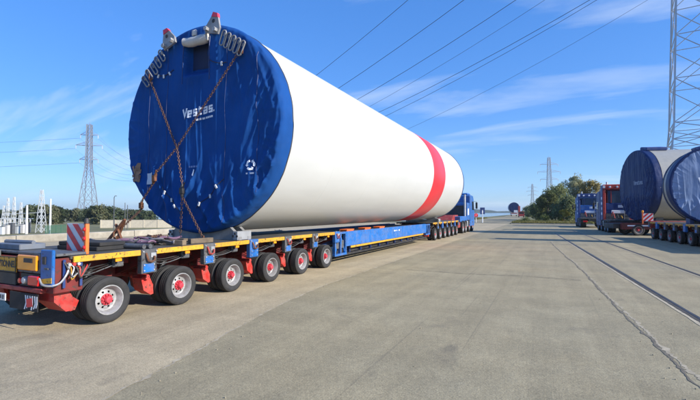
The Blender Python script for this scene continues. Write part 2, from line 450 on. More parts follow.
# embedded rails on the right: steel head sunk in a dirt slot with a concrete edge
for i, (x, y) in enumerate(((2.37, 9.19), (4.05, 15.4))):
    slot = strip('rail_slot', along(x, y, -14, 32), .13 if i == 0 else .08, .010, slot_m, .10, .25, 11 + i, None, .004); struct(slot)
    hb = MB(); a, b = along(x, y, -14, 32); nn = Vector((-dr.y, dr.x))
    c0 = a - nn * .035; c1 = b - nn * .035
    hb.bar((c0.x, c0.y, -.004), (c1.x, c1.y, -.004), .055, .02); struct(hb.build('rail', railm))
    strip('concrete_rail_edge', along(x - .115, y, -14, 32), .06, .011, crack_l, .22, .15, 31 + i, None, .004)['kind'] = 'structure'
s = strip('pavement_crack', [(1.58, 2.0), (1.47, 5.76), (1.24, 9), (1.08, 12.5), (.93, 16.2), (.5, 22), (.1, 29)], .035, .009, crack_m, .6, .05, 3); struct(s)
s = strip('crumbled_crack_edge', [(1.63, 2.0), (1.53, 5.76), (1.30, 9), (1.13, 12.5), (.98, 16.2), (.54, 22), (.14, 29)], .045, .0065, crack_l, .9, .04, 4); struct(s)
s = strip('pavement_seam', [(-3.7, 1.6), (-4.13, 3.08), (-4.55, 5.1), (-5.01, 7.48), (-5.19, 9.09), (-5.3, 13), (-5.4, 22)], .035, .009, crack_l, .9, .04, 5); struct(s)
#s = strip('pavement_seam', [(-3.72, 1.6), (-4.155, 3.08), (-4.58, 5.1), (-5.04, 7.48), (-5.22, 9.09), (-5.34, 13)], .03, .0105, crack_m, .9, .05, 6); struct(s)
s = strip('pavement_crack', [(-4.2, 13.1), (-2.3, 13.0), (-.6, 13.25), (.8, 13.1)], .03, .009, crack_m, .8, .06, 8); struct(s)
s = strip('pavement_crack', [(-6.3, 26.8), (-3, 27.1), (.4, 27.0), (2.1, 27.2)], .10, .009, crack_m, .5, .1, 9); struct(s)
# loose chips of concrete lying along the crack
ch = MB(); rr = random.Random(3)
for i in range(150):
    t = rr.random() ** .7; y = 3 + 20 * t; x = 1.55 - .038 * y + rr.gauss(0, .10)
    if i % 3 == 0: y = 2 + rr.random() * 9; x = -3.6 - .19 * (y - 1.6) + rr.gauss(0, .12)
    if i % 7 == 0: x, y = rr.uniform(-4, 2), rr.uniform(2, 9)
    r = rr.uniform(.003, .010)
    vs = [(x + r * rr.uniform(.6, 1.2) * math.cos(a), y + r * rr.uniform(.6, 1.2) * math.sin(a), z) for z in (.0, r * rr.uniform(.5, .9) + .006) for a in (0, 1.3, 2.5, 3.8, 5.1)]
    ch.add(vs, [(5, 6, 7, 8, 9)] + [(k, (k + 1) % 5, 5 + (k + 1) % 5, 5 + k) for k in range(5)])
o = ch.build('loose_chips', crack_l); tag(o, 'small loose concrete chips scattered on the pavement near the cracks', 'gravel'); o['kind'] = 'stuff'

# ------------------------------------------------------------------ tower section
def cover_y(x, z, seed=0, R=2.64):
    """depth of the draped cover at (x, z) relative to the disc plane, + is into the tower"""
    r = math.hypot(x, z); th = math.atan2(z, x); q = r / R
    y = -.10 * (1 - q * q) * .5                                            # slight belly
    def ridge(a, b, c, w_=.16):            # sharp creases: narrow crests along the zero lines of a noise field
        n_ = abs(noise.noise(Vector((a, b, c)))); return max(0.0, 1 - n_ / w_) ** 1.6
    y += .030 * fbm(x * 1.7 + .12 * z, z * .22, seed, 2) * (1 - .4 * q)        # long vertical hangs
    y -= .019 * ridge(x * 2.1 + .10 * z, z * .16, seed + 1.5, .10) * sstep(1.0, .7, q)
    pk = sstep(.62, 1.0, q)
    y += pk * .022 * noise.noise(Vector((th * 9, q * 1.2, seed + 2)))
    y -= pk * .022 * ridge(th * 7 + 1.5 * q, q * 1.4, seed + 33, .22)
    lowr = sstep(-.35, -1.7, z)
    y -= lowr * .075 * ridge(x * 1.5 + z * .75, z * .55 - x * .35, seed + 5, .20)
    y -= lowr * .050 * ridge(x * 2.6 - z * .9, z * .6 + x * .3, seed + 6, .22)
    y -= lowr * .06 * ridge(x * 2.4 + .15 * z, z * .25, seed + 17, .2)
    y += lowr * .05 * fbm(x * 1.1, z * .8, seed + 7, 2)
    rt = sstep(.9, 1.9, x) * sstep(1.7, .6, z) * sstep(-2.3, -1.4, z)
    y -= rt * .045 * ridge(x * 2.2 - z * .95, x * .35 + z * .30, seed + 8, .22)
    y -= rt * .030 * ridge(x * 3.6 - z * 1.3, x * .5 + z * .4, seed + 9, .25)
    y -= sstep(.8, 1.9, x) * sstep(-.2, .9, z) * .042 * ridge(x * 2.4 + z * .75, z * .25, seed + 14, .2)
    up = sstep(.6, 1.6, z) * sstep(1, .85, q)
    y += up * .04 * fbm(x * 1.6, z * .7, seed + 11, 2)
    y += .003 * fbm(x * 7, z * 4, seed + 3, 2)
    return y
def pocket(x, z, rect):
    x0, x1, z0, z1 = rect
    u = min(x - x0, x1 - x); v = min(z - z0, z1 - z)
    return sstep(-.01, .075, u) * sstep(-.01, .22, z - z0) * sstep(-.01, .05, z1 - z)

def tarp_mat(name, c, rough=.5, fold=.5):
    m = bpy.data.materials.new(name); m.use_nodes = True; t = m.node_tree; l = t.links.new
    b = t.nodes['Principled BSDF']
    tcn = t.nodes.new('ShaderNodeTexCoord')
    n = t.nodes.new('ShaderNodeTexNoise'); n.inputs['Scale'].default_value = 1.1; n.inputs['Detail'].default_value = 6; l(tcn.outputs['Object'], n.inputs['Vector'])
    mr = t.nodes.new('ShaderNodeMapRange'); mr.inputs[1].default_value = .3; mr.inputs[2].default_value = .7; mr.inputs[3].default_value = .82; mr.inputs[4].default_value = 1.2
    l(n.outputs['Fac'], mr.inputs[0])
    v = t.nodes.new('ShaderNodeVectorMath'); v.operation = 'SCALE'; v.inputs[0].default_value = c; l(mr.outputs[0], v.inputs['Scale'])
    n3 = t.nodes.new('ShaderNodeTexNoise'); n3.inputs['Scale'].default_value = 5; n3.inputs['Detail'].default_value = 8; n3.inputs['Roughness'].default_value = .7; l(tcn.outputs['Object'], n3.inputs['Vector'])
    r3 = t.nodes.new('ShaderNodeMapRange'); r3.inputs[1].default_value = .5; r3.inputs[2].default_value = .8; r3.inputs[3].default_value = 0; r3.inputs[4].default_value = .14
    l(n3.outputs['Fac'], r3.inputs[0])
    mx_ = t.nodes.new('ShaderNodeMix'); mx_.data_type = 'RGBA'; mx_.inputs[7].default_value = (.07, .11, .20, 1); l(r3.outputs[0], mx_.inputs[0]); l(v.outputs[0], mx_.inputs[6])
    l(mx_.outputs[2], b.inputs['Base Color'])
    b.inputs['Roughness'].default_value = rough; b.inputs['Specular IOR Level'].default_value = .22
    mpn = t.nodes.new('ShaderNodeMapping'); mpn.inputs['Scale'].default_value = (1.5, 1.5, .16); l(tcn.outputs['Object'], mpn.inputs[0])
    wv = t.nodes.new('ShaderNodeTexNoise'); wv.inputs['Scale'].default_value = 3.2; wv.inputs['Detail'].default_value = 3; wv.inputs['Roughness'].default_value = .45; wv.inputs['Distortion'].default_value = .35; l(mpn.outputs[0], wv.inputs['Vector'])
    bp = t.nodes.new('ShaderNodeBump'); bp.inputs['Strength'].default_value = fold; bp.inputs['Distance'].default_value = .03; l(wv.outputs['Fac'], bp.inputs['Height'])
    n4 = t.nodes.new('ShaderNodeTexNoise'); n4.inputs['Scale'].default_value = 22; n4.inputs['Detail'].default_value = 5; l(tcn.outputs['Object'], n4.inputs['Vector'])
    b2 = t.nodes.new('ShaderNodeBump'); b2.inputs['Strength'].default_value = .05; b2.inputs['Distance'].default_value = .02; l(n4.outputs['Fac'], b2.inputs['Height']); l(bp.outputs[0], b2.inputs['Normal'])
    l(b2.outputs[0], b.inputs['Normal'])
    return m
tarp = tarp_mat('blue_tarpaulin', (.005, .060, .238), .85)
tarp_navy = tarp_mat('navy_tarpaulin', (.008, .024, .095))
tarp_pale = tarp_mat('pale_blue_tarpaulin', (.20, .27, .42), .42, .9)
def tower_paint():
    m = bpy.data.materials.new('tower_white_paint'); m.use_nodes = True; t = m.node_tree; l = t.links.new; b = t.nodes['Principled BSDF']
    tcn = t.nodes.new('ShaderNodeTexCoord')
    mpn = t.nodes.new('ShaderNodeMapping'); mpn.inputs['Scale'].default_value = (2.4, .25, .5); l(tcn.outputs['Object'], mpn.inputs[0])
    n = t.nodes.new('ShaderNodeTexNoise'); n.inputs['Scale'].default_value = 1.2; n.inputs['Detail'].default_value = 7; n.inputs['Roughness'].default_value = .6; l(mpn.outputs[0], n.inputs['Vector'])
    mr = t.nodes.new('ShaderNodeMapRange'); mr.inputs[1].default_value = .35; mr.inputs[2].default_value = .75; mr.inputs[3].default_value = 1.0; mr.inputs[4].default_value = .90; l(n.outputs['Fac'], mr.inputs[0])
    v = t.nodes.new('ShaderNodeVectorMath'); v.operation = 'SCALE'; v.inputs[0].default_value = (.56, .565, .545); l(mr.outputs[0], v.inputs['Scale'])
    l(v.outputs[0], b.inputs['Base Color']); b.inputs['Roughness'].default_value = .42
    n2 = t.nodes.new('ShaderNodeTexNoise'); n2.inputs['Scale'].default_value = .9; l(tcn.outputs['Object'], n2.inputs['Vector'])
    bp = t.nodes.new('ShaderNodeBump'); bp.inputs['Strength'].default_value = .05; bp.inputs['Distance'].default_value = .05; l(n2.outputs['Fac'], bp.inputs['Height']); l(bp.outputs[0], b.inputs['Normal'])
    return m
tower_m = tower_paint()
grey_shell = M('grey_tower_paint', (.30, .295, .265), .3, var=.08, dirt=.15)

def make_cover(R, depth, seed, mat, parent, rect=None, name='cover', flip=1, y0=0.0, nr=110, nt_=420):
    mb = MB(); vs = []; fs = []
    vs.append((0, y0 + flip * cover_y(0, 0, seed, R), 0))
    for i in range(1, nr + 1):
        q = i / nr
        for k in range(nt_):
            th = 2 * math.pi * k / nt_; x, z = R * q * math.cos(th), R * q * math.sin(th)
            y = cover_y(x, z, seed, R) * (1 - sstep(.978, 1, q)) + .03 * sstep(.975, 1, q)
            if rect: y += .26 * pocket(x, z, rect)
            vs.append((x, y0 + flip * y, z))
    for k in range(nt_): fs.append((0, 1 + k, 1 + (k + 1) % nt_))
    for i in range(nr - 1):
        for k in range(nt_):
            a = 1 + i * nt_ + k; b = 1 + i * nt_ + (k + 1) % nt_
            fs.append((a, a + nt_, b + nt_, b))
    base = 1 + (nr - 1) * nt_
    ns = 7
    for j in range(1, ns + 1):
        t = j / ns
        for k in range(nt_):
            th = 2 * math.pi * k / nt_
            rr_ = R + .018 + .014 * noise.noise(Vector((th * 9, t * 2, seed + 4))) + .010 * noise.noise(Vector((th * 26, 1, seed + 31))) * (1 - t) - .012 * t
            dd = depth * (1 + .12 * noise.noise(Vector((th * 2.2, 3, seed)))) 
            vs.append((rr_ * math.cos(th), y0 + flip * (.05 + (dd - .05) * t), rr_ * math.sin(th)))
    for j in range(ns):
        for k in range(nt_):
            a = base + j * nt_ + k; b = base + j * nt_ + (k + 1) % nt_
            fs.append((a, a + nt_, b + nt_, b))
    mb.add(vs, fs)
    o = mb.build(name, mat, parent, smooth=70)
    # hem rope
    hem = MB(); pts = [Vector(vs[base + ns * nt_ + k]) for k in range(0, nt_, 2)]; pts.append(pts[0])
    hem.tube(pts, .016, 6, False); hem.build('hem_rope', black_p, o, smooth=60)
    return o

def make_tower(loc, rz, label, R, Lg, R2=None, seed=0, rear=tarp, front=None, depth=.36, fdepth=.25, shell_mat=tower_m, band=None, logo=None, rect=None, detail=True, group=None):
    R2 = R2 or R
    t = thing('tower_section', label, 'tower section', loc, rz, group)
    prof = []; ny = 40
    for i in range(ny + 1):
        y = .34 + (Lg - .50) * i / ny; prof.append((R + (R2 - R) * y / Lg, y))
    sh = MB().lathe([(.1, .34)] + prof + [(.1, Lg - .16)], 'y', 160)
    s_ = sh.build('shell', shell_mat, t, smooth=40)
    for k in range(1, int(Lg / 2.75)):
        y = 2.75 * k; rr_ = R + (R2 - R) * y / Lg
        MB().lathe([(rr_ - .001, y - .022), (rr_ + .0022, y - .012), (rr_ + .0022, y + .012), (rr_ - .001, y + .022)], 'y', 160).build('weld_seam', shell_mat, t, smooth=50)
    if band:
        b0, b1 = band
        MB().lathe([(R + (R2 - R) * b0 / Lg + .001, b0), (R + (R2 - R) * b0 / Lg + .006, b0 + .01), (R + (R2 - R) * b1 / Lg + .006, b1 - .01), (R + (R2 - R) * b1 / Lg + .001, b1)], 'y', 160).build('red_band', M('tower_red_paint', (.68, .035, .045), .4, var=.05), t, smooth=50)
    cv = make_cover(R, depth, seed, rear, t, rect)
    fc = make_cover(R2, fdepth, seed + 20, front or rear, t, None, 'cover', -1, Lg, 16, 120)
    return t, cv
TX, TY, TZ, TR, TL = -8.04, 7.756, 4.005, 2.64, 22.42
RECT = (-.47, .42, 1.36, 2.34)
tower, cover = make_tower((TX, TY, TZ), 0, 'long white tower section with a red band and a blue end cover', TR, TL, seed=0, band=(13.78, 16.5), rect=RECT, depth=.40)
def cs(x, z, off=.0):
    q = math.hypot(x, z) / TR
    y = cover_y(x, z, 0, TR) * (1 - sstep(.978, 1, q)) + .03 * sstep(.975, 1, q) + .26 * pocket(x, z, RECT)
    return Vector((x, y - off, z))
# printing on the cover
def rot2(u, v, a): return u * math.cos(a) - v * math.sin(a), u * math.sin(a) + v * math.cos(a)
def on_cover(cx, cz, ang=0, off=.016, sx=1, sz=1, shear=0):
    def fn(u, v):
        u2, v2 = rot2(u * sx, v * sz, ang); x, z = cx + u2, cz + v2
        b = max(-cs(x + dx_, z + dz_).y for dx_ in (-.03, 0, .03) for dz_ in (-.03, 0, .03))
        return Vector((x, -b - .006, z))
    return fn
stroke_text('lettering', 'Vestas.', .25, white_tx, cover, on_cover(.13, .44, R_(5)))
g = MB()
for i, wd in enumerate((.05, .08, .04, .07, .03, .07, .05, .06, .05)):
    x0 = -.12 + .062 * i
    fn = on_cover(.16, .22, R_(5)); c = [fn(x0, -.025), fn(x0 + min(wd, .052), -.025), fn(x0 + min(wd, .052), .025), fn(x0, .025)]
    g.add(c, [(0, 1, 2, 3)])
g.build('small_print', white_tx, cover)['kind'] = 'stuff'
# round arrow mark on the lower right, with a line of small print
g = MB(); fn = on_cover(1.78, -1.02)
for k in range(3):
    a0 = R_(100 + 120 * k); pts = []
    for j in range(7):
        a = a0 + R_(78) * j / 6
        pts.append((a, .075, .125))
    for (p, q) in zip(pts[:-1], pts[1:]):
        g.add([fn(math.cos(p[0]) * p[1], math.sin(p[0]) * p[1]), fn(math.cos(p[0]) * p[2], math.sin(p[0]) * p[2]), fn(math.cos(q[0]) * q[2], math.sin(q[0]) * q[2]), fn(math.cos(q[0]) * q[1], math.sin(q[0]) * q[1])], [(0, 1, 2, 3)])
    a = pts[-1][0]
    g.add([fn(math.cos(a) * .045, math.sin(a) * .045), fn(math.cos(a) * .155, math.sin(a) * .155), fn(math.cos(a + .45) * .1, math.sin(a + .45) * .1)], [(0, 1, 2)])
g.add([fn(-.13, -.215), fn(.13, -.215), fn(.13, -.18), fn(-.13, -.18)], [(0, 1, 2, 3)])
g.build('arrow_mark', white_tx, cover)
g = MB(); fn = on_cover(0, -.98)
for i in range(6): g.add([fn(-.16 + .055 * i, -.02), fn(-.125 + .055 * i, -.02), fn(-.125 + .055 * i, .025), fn(-.16 + .055 * i, .025)], [(0, 1, 2, 3)])
o = g.build('small_print', M('faded_print', (.12, .2, .42), .6, var=.1), cover); o['kind'] = 'stuff'
g = MB(); fn = on_cover(.02, -1.13)
g.add([fn(-.03, -.07), fn(.02, -.09), fn(.03, .07), fn(-.01, .09)], [(0, 1, 2, 3)]); g.build('small_tag', white_tx, cover)
# white label and torn, browned patch near the left rim
g = MB(); fn = on_cover(-1.60, -1.22, R_(4), off=.02); n = 4
g.add([fn(-.13 + .26 * i / n, -.15 + .30 * j / n) for j in range(n + 1) for i in range(n + 1)], [(j * (n + 1) + i, j * (n + 1) + i + 1, (j + 1) * (n + 1) + i + 1, (j + 1) * (n + 1) + i) for j in range(n) for i in range(n)])
g.build('paper_label', M('paper_label', (.62, .66, .72), .7, var=.12, scale=9), cover)
g = MB(); fn = on_cover(-2.27, -1.05, R_(8)); rr = random.Random(5)
for k in range(22):
    u, v = rr.uniform(-.02, .22), rr.uniform(-.20, .20); a = rr.uniform(1.1, 1.9); lg = rr.uniform(.08, .20); wd = rr.uniform(.02, .06)
    pts = []
    for sgn in (-1, 1):
        for e in (-1, 1):
            pts.append((u + math.cos(a) * lg * sgn * .5 - math.sin(a) * wd * e, v + math.sin(a) * lg * sgn * .5 + math.cos(a) * wd * e))
    q = [fn(*p) for p in (pts[0], pts[1], pts[3], pts[2])]
    for p in q: p.y -= .004 * (k % 5)
    g.add(q, [(0, 1, 2, 3)])
g.build('torn_patch', M('browned_tape', (.24, .14, .085), .7, var=.5, scale=7), cover, loc=(0, -.004, 0))
# rolled flap above the access window
g = MB(); pts = []
for i in range(9):
    u = -.45 + .84 * i / 8; pts.append((u, cs(u, 2.33).y - .06, 2.30 - .05 * math.cos(3 * u)))
g.tube(pts, [.10, .115, .12, .125, .115, .12, .125, .115, .09], 12)
g.box(-.12, .02, -.10, -.04, 2.38, 2.52, .01)
g.build('rolled_flap', beige, cover, smooth=60)
g = MB(); n = 6
g.add([Vector((RECT[0] + .09 + (RECT[1] - RECT[0] - .18) * i / n, cs(RECT[0] + .09 + (RECT[1] - RECT[0] - .18) * i / n, RECT[2] + .25 + .62 * j / n).y - .012, RECT[2] + .25 + .62 * j / n)) for j in range(n + 1) for i in range(n + 1)], [(j * (n + 1) + i, j * (n + 1) + i + 1, (j + 1) * (n + 1) + i + 1, (j + 1) * (n + 1) + i) for j in range(n) for i in range(n)])
g.build('mesh_window', M('dark_mesh_window', (.006, .016, .06), .7, var=.1), cover)
# seams framing the window
for x in (RECT[0] - .02, RECT[1] + .02):
    g = MB(); g.tube([cs(x, 1.2 + .1 * i, .006) for i in range(12)], .012, 5); g.build('seam', blue_dk, cover)
for x in (-1.72, -1.05, .98, 1.95):
    zt = math.sqrt(max(.1, (TR * .97) ** 2 - x * x)); n = 60
    g = MB(); g.tube([cs(x + .02 * math.sin(i * .3), -zt + 2 * zt * i / n, .004) for i in range(n + 1)], .007, 5); g.build('seam', blue_dk, cover)
# cords with white toggles
for a, b, nb in (((-1.55, 1.62), (-.80, 1.62), 3), ((.25, 1.85), (.98, 1.55), 2), ((.05, -2.02), (.98, -1.32), 3), ((-1.15, -1.45), (-.45, -2.05), 3)):
    a = Vector(a); b = Vector(b); pts = []
    for i in range(11):
        p = a.lerp(b, i / 10); p.y -= .10 * math.sin(math.pi * i / 10) * (1 if a.y > 0 else .4); pts.append(cs(p.x, p.y, .02))
    g = MB(); g.tube(pts, .009, 5); c = g.build('cord', black_p, cover)
    for j in range(nb):
        p = pts[int(2 + 6 * j / max(1, nb - 1))]
        q = MB(); q.box(p.x - .025, p.x + .025, p.y - .02, p.y + .01, p.z - .07, p.z + .03, .006, Matrix.Rotation(.4 - .5 * j, 3, 'Y')); q.build('toggle', white_p, c)
grey_lug = M('weathered_zinc', (.30, .30, .30), .5, .4, var=.25, dirt=.3)
# lifting plates at the rim, red tips
for (ax, az, tilt) in ((-.93, 2.40, 21), (.62, 2.48, -14)):
    rt = Matrix.Rotation(R_(-tilt), 3, 'Y'); pv = Vector((ax, -.10, az))
    poly = [(-.22, -.18), (.22, -.18), (.24, -.02), (.09, .30), (-.05, .32), (-.22, -.02)]
    def tr(m):
        m.v = [tuple((rt @ Vector(v)) + pv) for v in m.v]; return m
    p = tr(MB().prism(poly, -.035, .02, 'xz')).build('lifting_plate', grey_lug, tower)
    tr(MB().prism([(-.085, .22), (.13, .22), (.09, .315), (-.055, .335)], -.05, .035, 'xz')).build('red_tip', M('red_tip_paint', (.62, .04, .08), .5), p)
    for bx in (-.15, .14):
        m = MB(); m.lathe([(.001, -.12), (.055, -.12), (.06, -.105), (.06, -.03)], 'y', 6, (bx, 0, -.10)); tr(m); m.build('bolt', rim_m, p)
    m = MB().lathe([(.001, -.042), (.04, -.042), (.05, -.037)], 'y', 14, (.0, 0, .12)); tr(m).build('eye', black_p, p)
# rows of flange brackets (elongated loop plates) at the upper left and upper right
def loop_plate(me_cache=[]):
    if me_cache: return me_cache[0]
    pts = []; n = 10
    for k in range(n + 1): a = math.pi * k / n; pts.append((math.cos(a) * .058, -.05, .14 + math.sin(a) * .058))
    for k in range(n + 1): a = math.pi + math.pi * k / n; pts.append((math.cos(a) * .058, -.05, -.14 + math.sin(a) * .058))
    pts.append(pts[0])
    m = MB(); m.tube(pts, .019, 8, False); m.tube([(0, -.03, .15), (0, -.03, .05)], .02, 6)
    me = m.mesh('bracket', 50); me_cache.append(me); return me
for (p0, p1, n, ang) in (((-1.80, 1.43), (-1.22, 2.06), 5, -38), ((.92, 2.14), (1.50, 1.78), 5, 24)):
    for i in range(n):
        t = i / (n - 1); x = p0[0] + (p1[0] - p0[0]) * t; z = p0[1] + (p1[1] - p0[1]) * t
        o = link('bracket', loop_plate(), grey_lug, tower); c = cs(x, z); o.location = (c.x, c.y - .03, c.z); o.rotation_euler = (0, R_(ang + 6 * (t - .5)), 0); o.scale = (1.0, 1, .92)

# ------------------------------------------------------------------ chains
def link_mesh(lg=.075, wd=.045, r=.0085):
    pts = []; n = 5
    for k in range(n + 1): a = math.pi * k / n; pts.append((math.cos(a) * wd / 2, 0, lg / 2 - wd / 2 + math.sin(a) * wd / 2))
    for k in range(n + 1): a = math.pi + math.pi * k / n; pts.append((math.cos(a) * wd / 2, 0, -lg / 2 + wd / 2 + math.sin(a) * wd / 2))
    pts.append(pts[0]); m = MB(); m.tube(pts, r, 5, False); return m
LK = link_mesh(.076, .046, .0085)
def chain(mb, pts, sag=.0, pitch=.058):
    P = [Vector(p) for p in pts]; k = 0; carry = 0
    for a, b in zip(P[:-1], P[1:]):
        ln = (b - a).length; t = (b - a).normalized(); q = t.to_track_quat('Z', 'Y')
        n = max(1, int(round(ln / pitch)))
        for i in range(n):
            c = a.lerp(b, (i + .5) / n); c.z -= sag * math.sin(math.pi * (i + .5) / n)
            rt = q @ Matrix.Rotation(math.pi / 2 * (k % 2) + .5, 3, 'Z').to_quaternion(); k += 1
            mb.add([rt @ Vector(v) + c for v in LK.v], LK.f)
    return mb
def W(x, z, off): 
    c = cs(x, z, off); return Vector((c.x + TX, c.y + TY, c.z + TZ))
def chain_thing(label, runs, ratchets, hooks):
    t = thing('lashing_chain', label, 'chain', tuple(runs[0][-1]), 0, 'lashing chains across the blue cover')
    o_ = Vector(runs[0][-1])
    for r in runs:
        m = chain(MB(), [Vector(p) - o_ for p in r]); m.build('chain_run', chain_m, t)
    for a, b, mt in ratchets:
        a = Vector(a) - o_; b = Vector(b) - o_; m = MB(); m.tube([a, a.lerp(b, .15), a.lerp(b, .85), b], [.022, .042, .042, .022], 10)
        mid = a.lerp(b, .5); m.bar(mid, mid + Vector((.16, -.08, .20)), .03, .02); m.box(mid.x - .06, mid.x + .06, mid.y - .05, mid.y + .03, mid.z - .08, mid.z + .08, .012)
        m.build('ratchet', mt, t, smooth=40)
    for h in hooks:
        h = Vector(h) - o_; m = MB(); m.tube([h + Vector((0, 0, .10)), h, h + Vector((.03, 0, -.07)), h + Vector((.09, 0, -.06)), h + Vector((.10, 0, .0))], .02, 7); m.build('hook', rust, t, smooth=50)
A1 = W(-1.62, 1.50, .10); C1 = W(-.57, -.50, .06); B1 = W(-.20, -1.42, .14)
D1 = Vector((-8.30, 7.50, 1.32)); E1 = Vector((-7.44, 7.42, 1.24))
chain_thing('rusty chain from the upper left brackets, split in two below its black ratchet', [[A1, C1, B1], [B1 + Vector((0, 0, -.35)), D1], [B1 + Vector((.03, 0, -.35)), E1]], [(B1, B1 + Vector((.01, -.01, -.35)), black_p)], [E1 + Vector((0, 0, -.02)), A1])
A2 = W(1.44, 1.72, .08); C2 = W(-.53, -.48, .11); B2 = W(-1.15, -1.10, .16); B2b = W(-1.32, -1.38, .16); D2 = Vector((-10.0, 7.2, 1.62)); E2 = Vector((-9.3, 6.6, 1.26))
chain_thing('rusty chain from the upper right brackets running down to the left deck edge', [[A2, C2, B2], [B2b, W(-1.72, -1.85, .16)], [W(-1.85, -2.05, .16), Vector((-9.25, 6.4, 1.34))]], [(B2, B2b, rust), (W(-1.72, -1.85, .16), W(-1.85, -2.05, .16), rust)], [A2, Vector((-9.25, 6.4, 1.32))])
#==TRAILER==
# ------------------------------------------------------------------ wheels
def tyre_mesh(R=.39, w=.235, ri=.245):
    h = w / 2; gr = .012; P = [(ri, -h * .78), (ri + .015, -h * .90), (ri + .06, -h * 1.0), (R - .05, -h * .99), (R - .018, -h * .90), (R - .004, -h * .78)]
    for g in (-.42, 0, .42):
        x = g * h
        P += [(R, x - .012), (R - gr, x - .009), (R - gr, x + .009), (R, x + .012)]
    P += [(R - .004, h * .78), (R - .018, h * .90), (R - .05, h * .99), (R - .062, h * 1.0), (R - .066, h * .985), (ri + .06, h * 1.0), (ri + .054, h * .99), (ri + .015, h * .90), (ri, h * .78)]
    return MB().lathe(P, 'x', 56).mesh('tyre', 35)
def rim_mesh(ri=.247, w=.235, dish=.10):
    """+x is outside: rim lip, deep well, disc with hand holes, bolt ring"""
    h = w / 2 * .80
    m = MB().lathe([(ri + .004, h), (ri + .004, h + .012), (ri - .012, h + .014), (ri - .02, h), (ri - .035, h - .03), (ri - .045, h - dish * .6), (ri - .055, h - dish), (ri - .075, h - dish - .012)], 'x', 48)
    m.lathe([(ri + .002, -h), (ri - .02, -h), (ri - .035, -h + .04)], 'x', 32)
    # disc between inner ring and outer ring with 10 holes
    ro, rn = ri - .075, .085; nh = 10; xo = h - dish - .012; sub = 48
    def xr(r): return xo + .030 * (1 - (r - rn) / (ro - rn))
    radii = [ro, ro - .022, ro - .055, rn + .0]
    vs = []; fs = []
    for r in radii:
        for k in range(sub): t = 2 * math.pi * k / sub; vs.append((xr(r), r * math.cos(t), r * math.sin(t)))
    for j in range(3):
        for k in range(sub):
            if j == 1 and (k % 6) in (1, 2): continue
            fs.append((j * sub + k, j * sub + (k + 1) % sub, (j + 1) * sub + (k + 1) % sub, (j + 1) * sub + k))
    m.add(vs, fs)
    return m.mesh('wheel', 35)
def hub_mesh(h=.235 / 2 * .8, dish=.10):
    x0 = h - dish + .018
    m = MB().lathe([(.098, x0 - .005), (.098, x0 + .012), (.062, x0 + .016), (.060, x0 + .075), (.050, x0 + .09), (.020, x0 + .098), (.001, x0 + .098)], 'x', 24)
    for k in range(10):
        t = 2 * math.pi * k / 10
        m.lathe([(.013, x0 + .008), (.013, x0 + .045), (.008, x0 + .048), (.001, x0 + .048)], 'x', 6, (0, .081 * math.cos(t), .081 * math.sin(t)))
    return m.mesh('hub', 35)
TYRE, RIM, HUB = tyre_mesh(), rim_mesh(), hub_mesh()
TYRE_I, RIM_I = tyre_mesh(), rim_mesh(dish=.04)
TYRE.materials.append(tyre_m); RIM.materials.append(rim_m); HUB.materials.append(hub_m); RIM_I.materials.append(wheel_dk)
wr = random.Random(4)
def wheel(root, x, y, outward, inner=False, sc=1.0, rimmat=None):
    o = link('wheel', RIM_I if inner else RIM, None, root, (x, y, .39 * sc))
    o.rotation_euler = (wr.uniform(0, 6.28), 0, 0 if outward > 0 else math.pi); o.scale = (sc, sc, sc)
    link('tyre', TYRE, None, o)
    if not inner: link('hub', HUB, None, o)
    return o

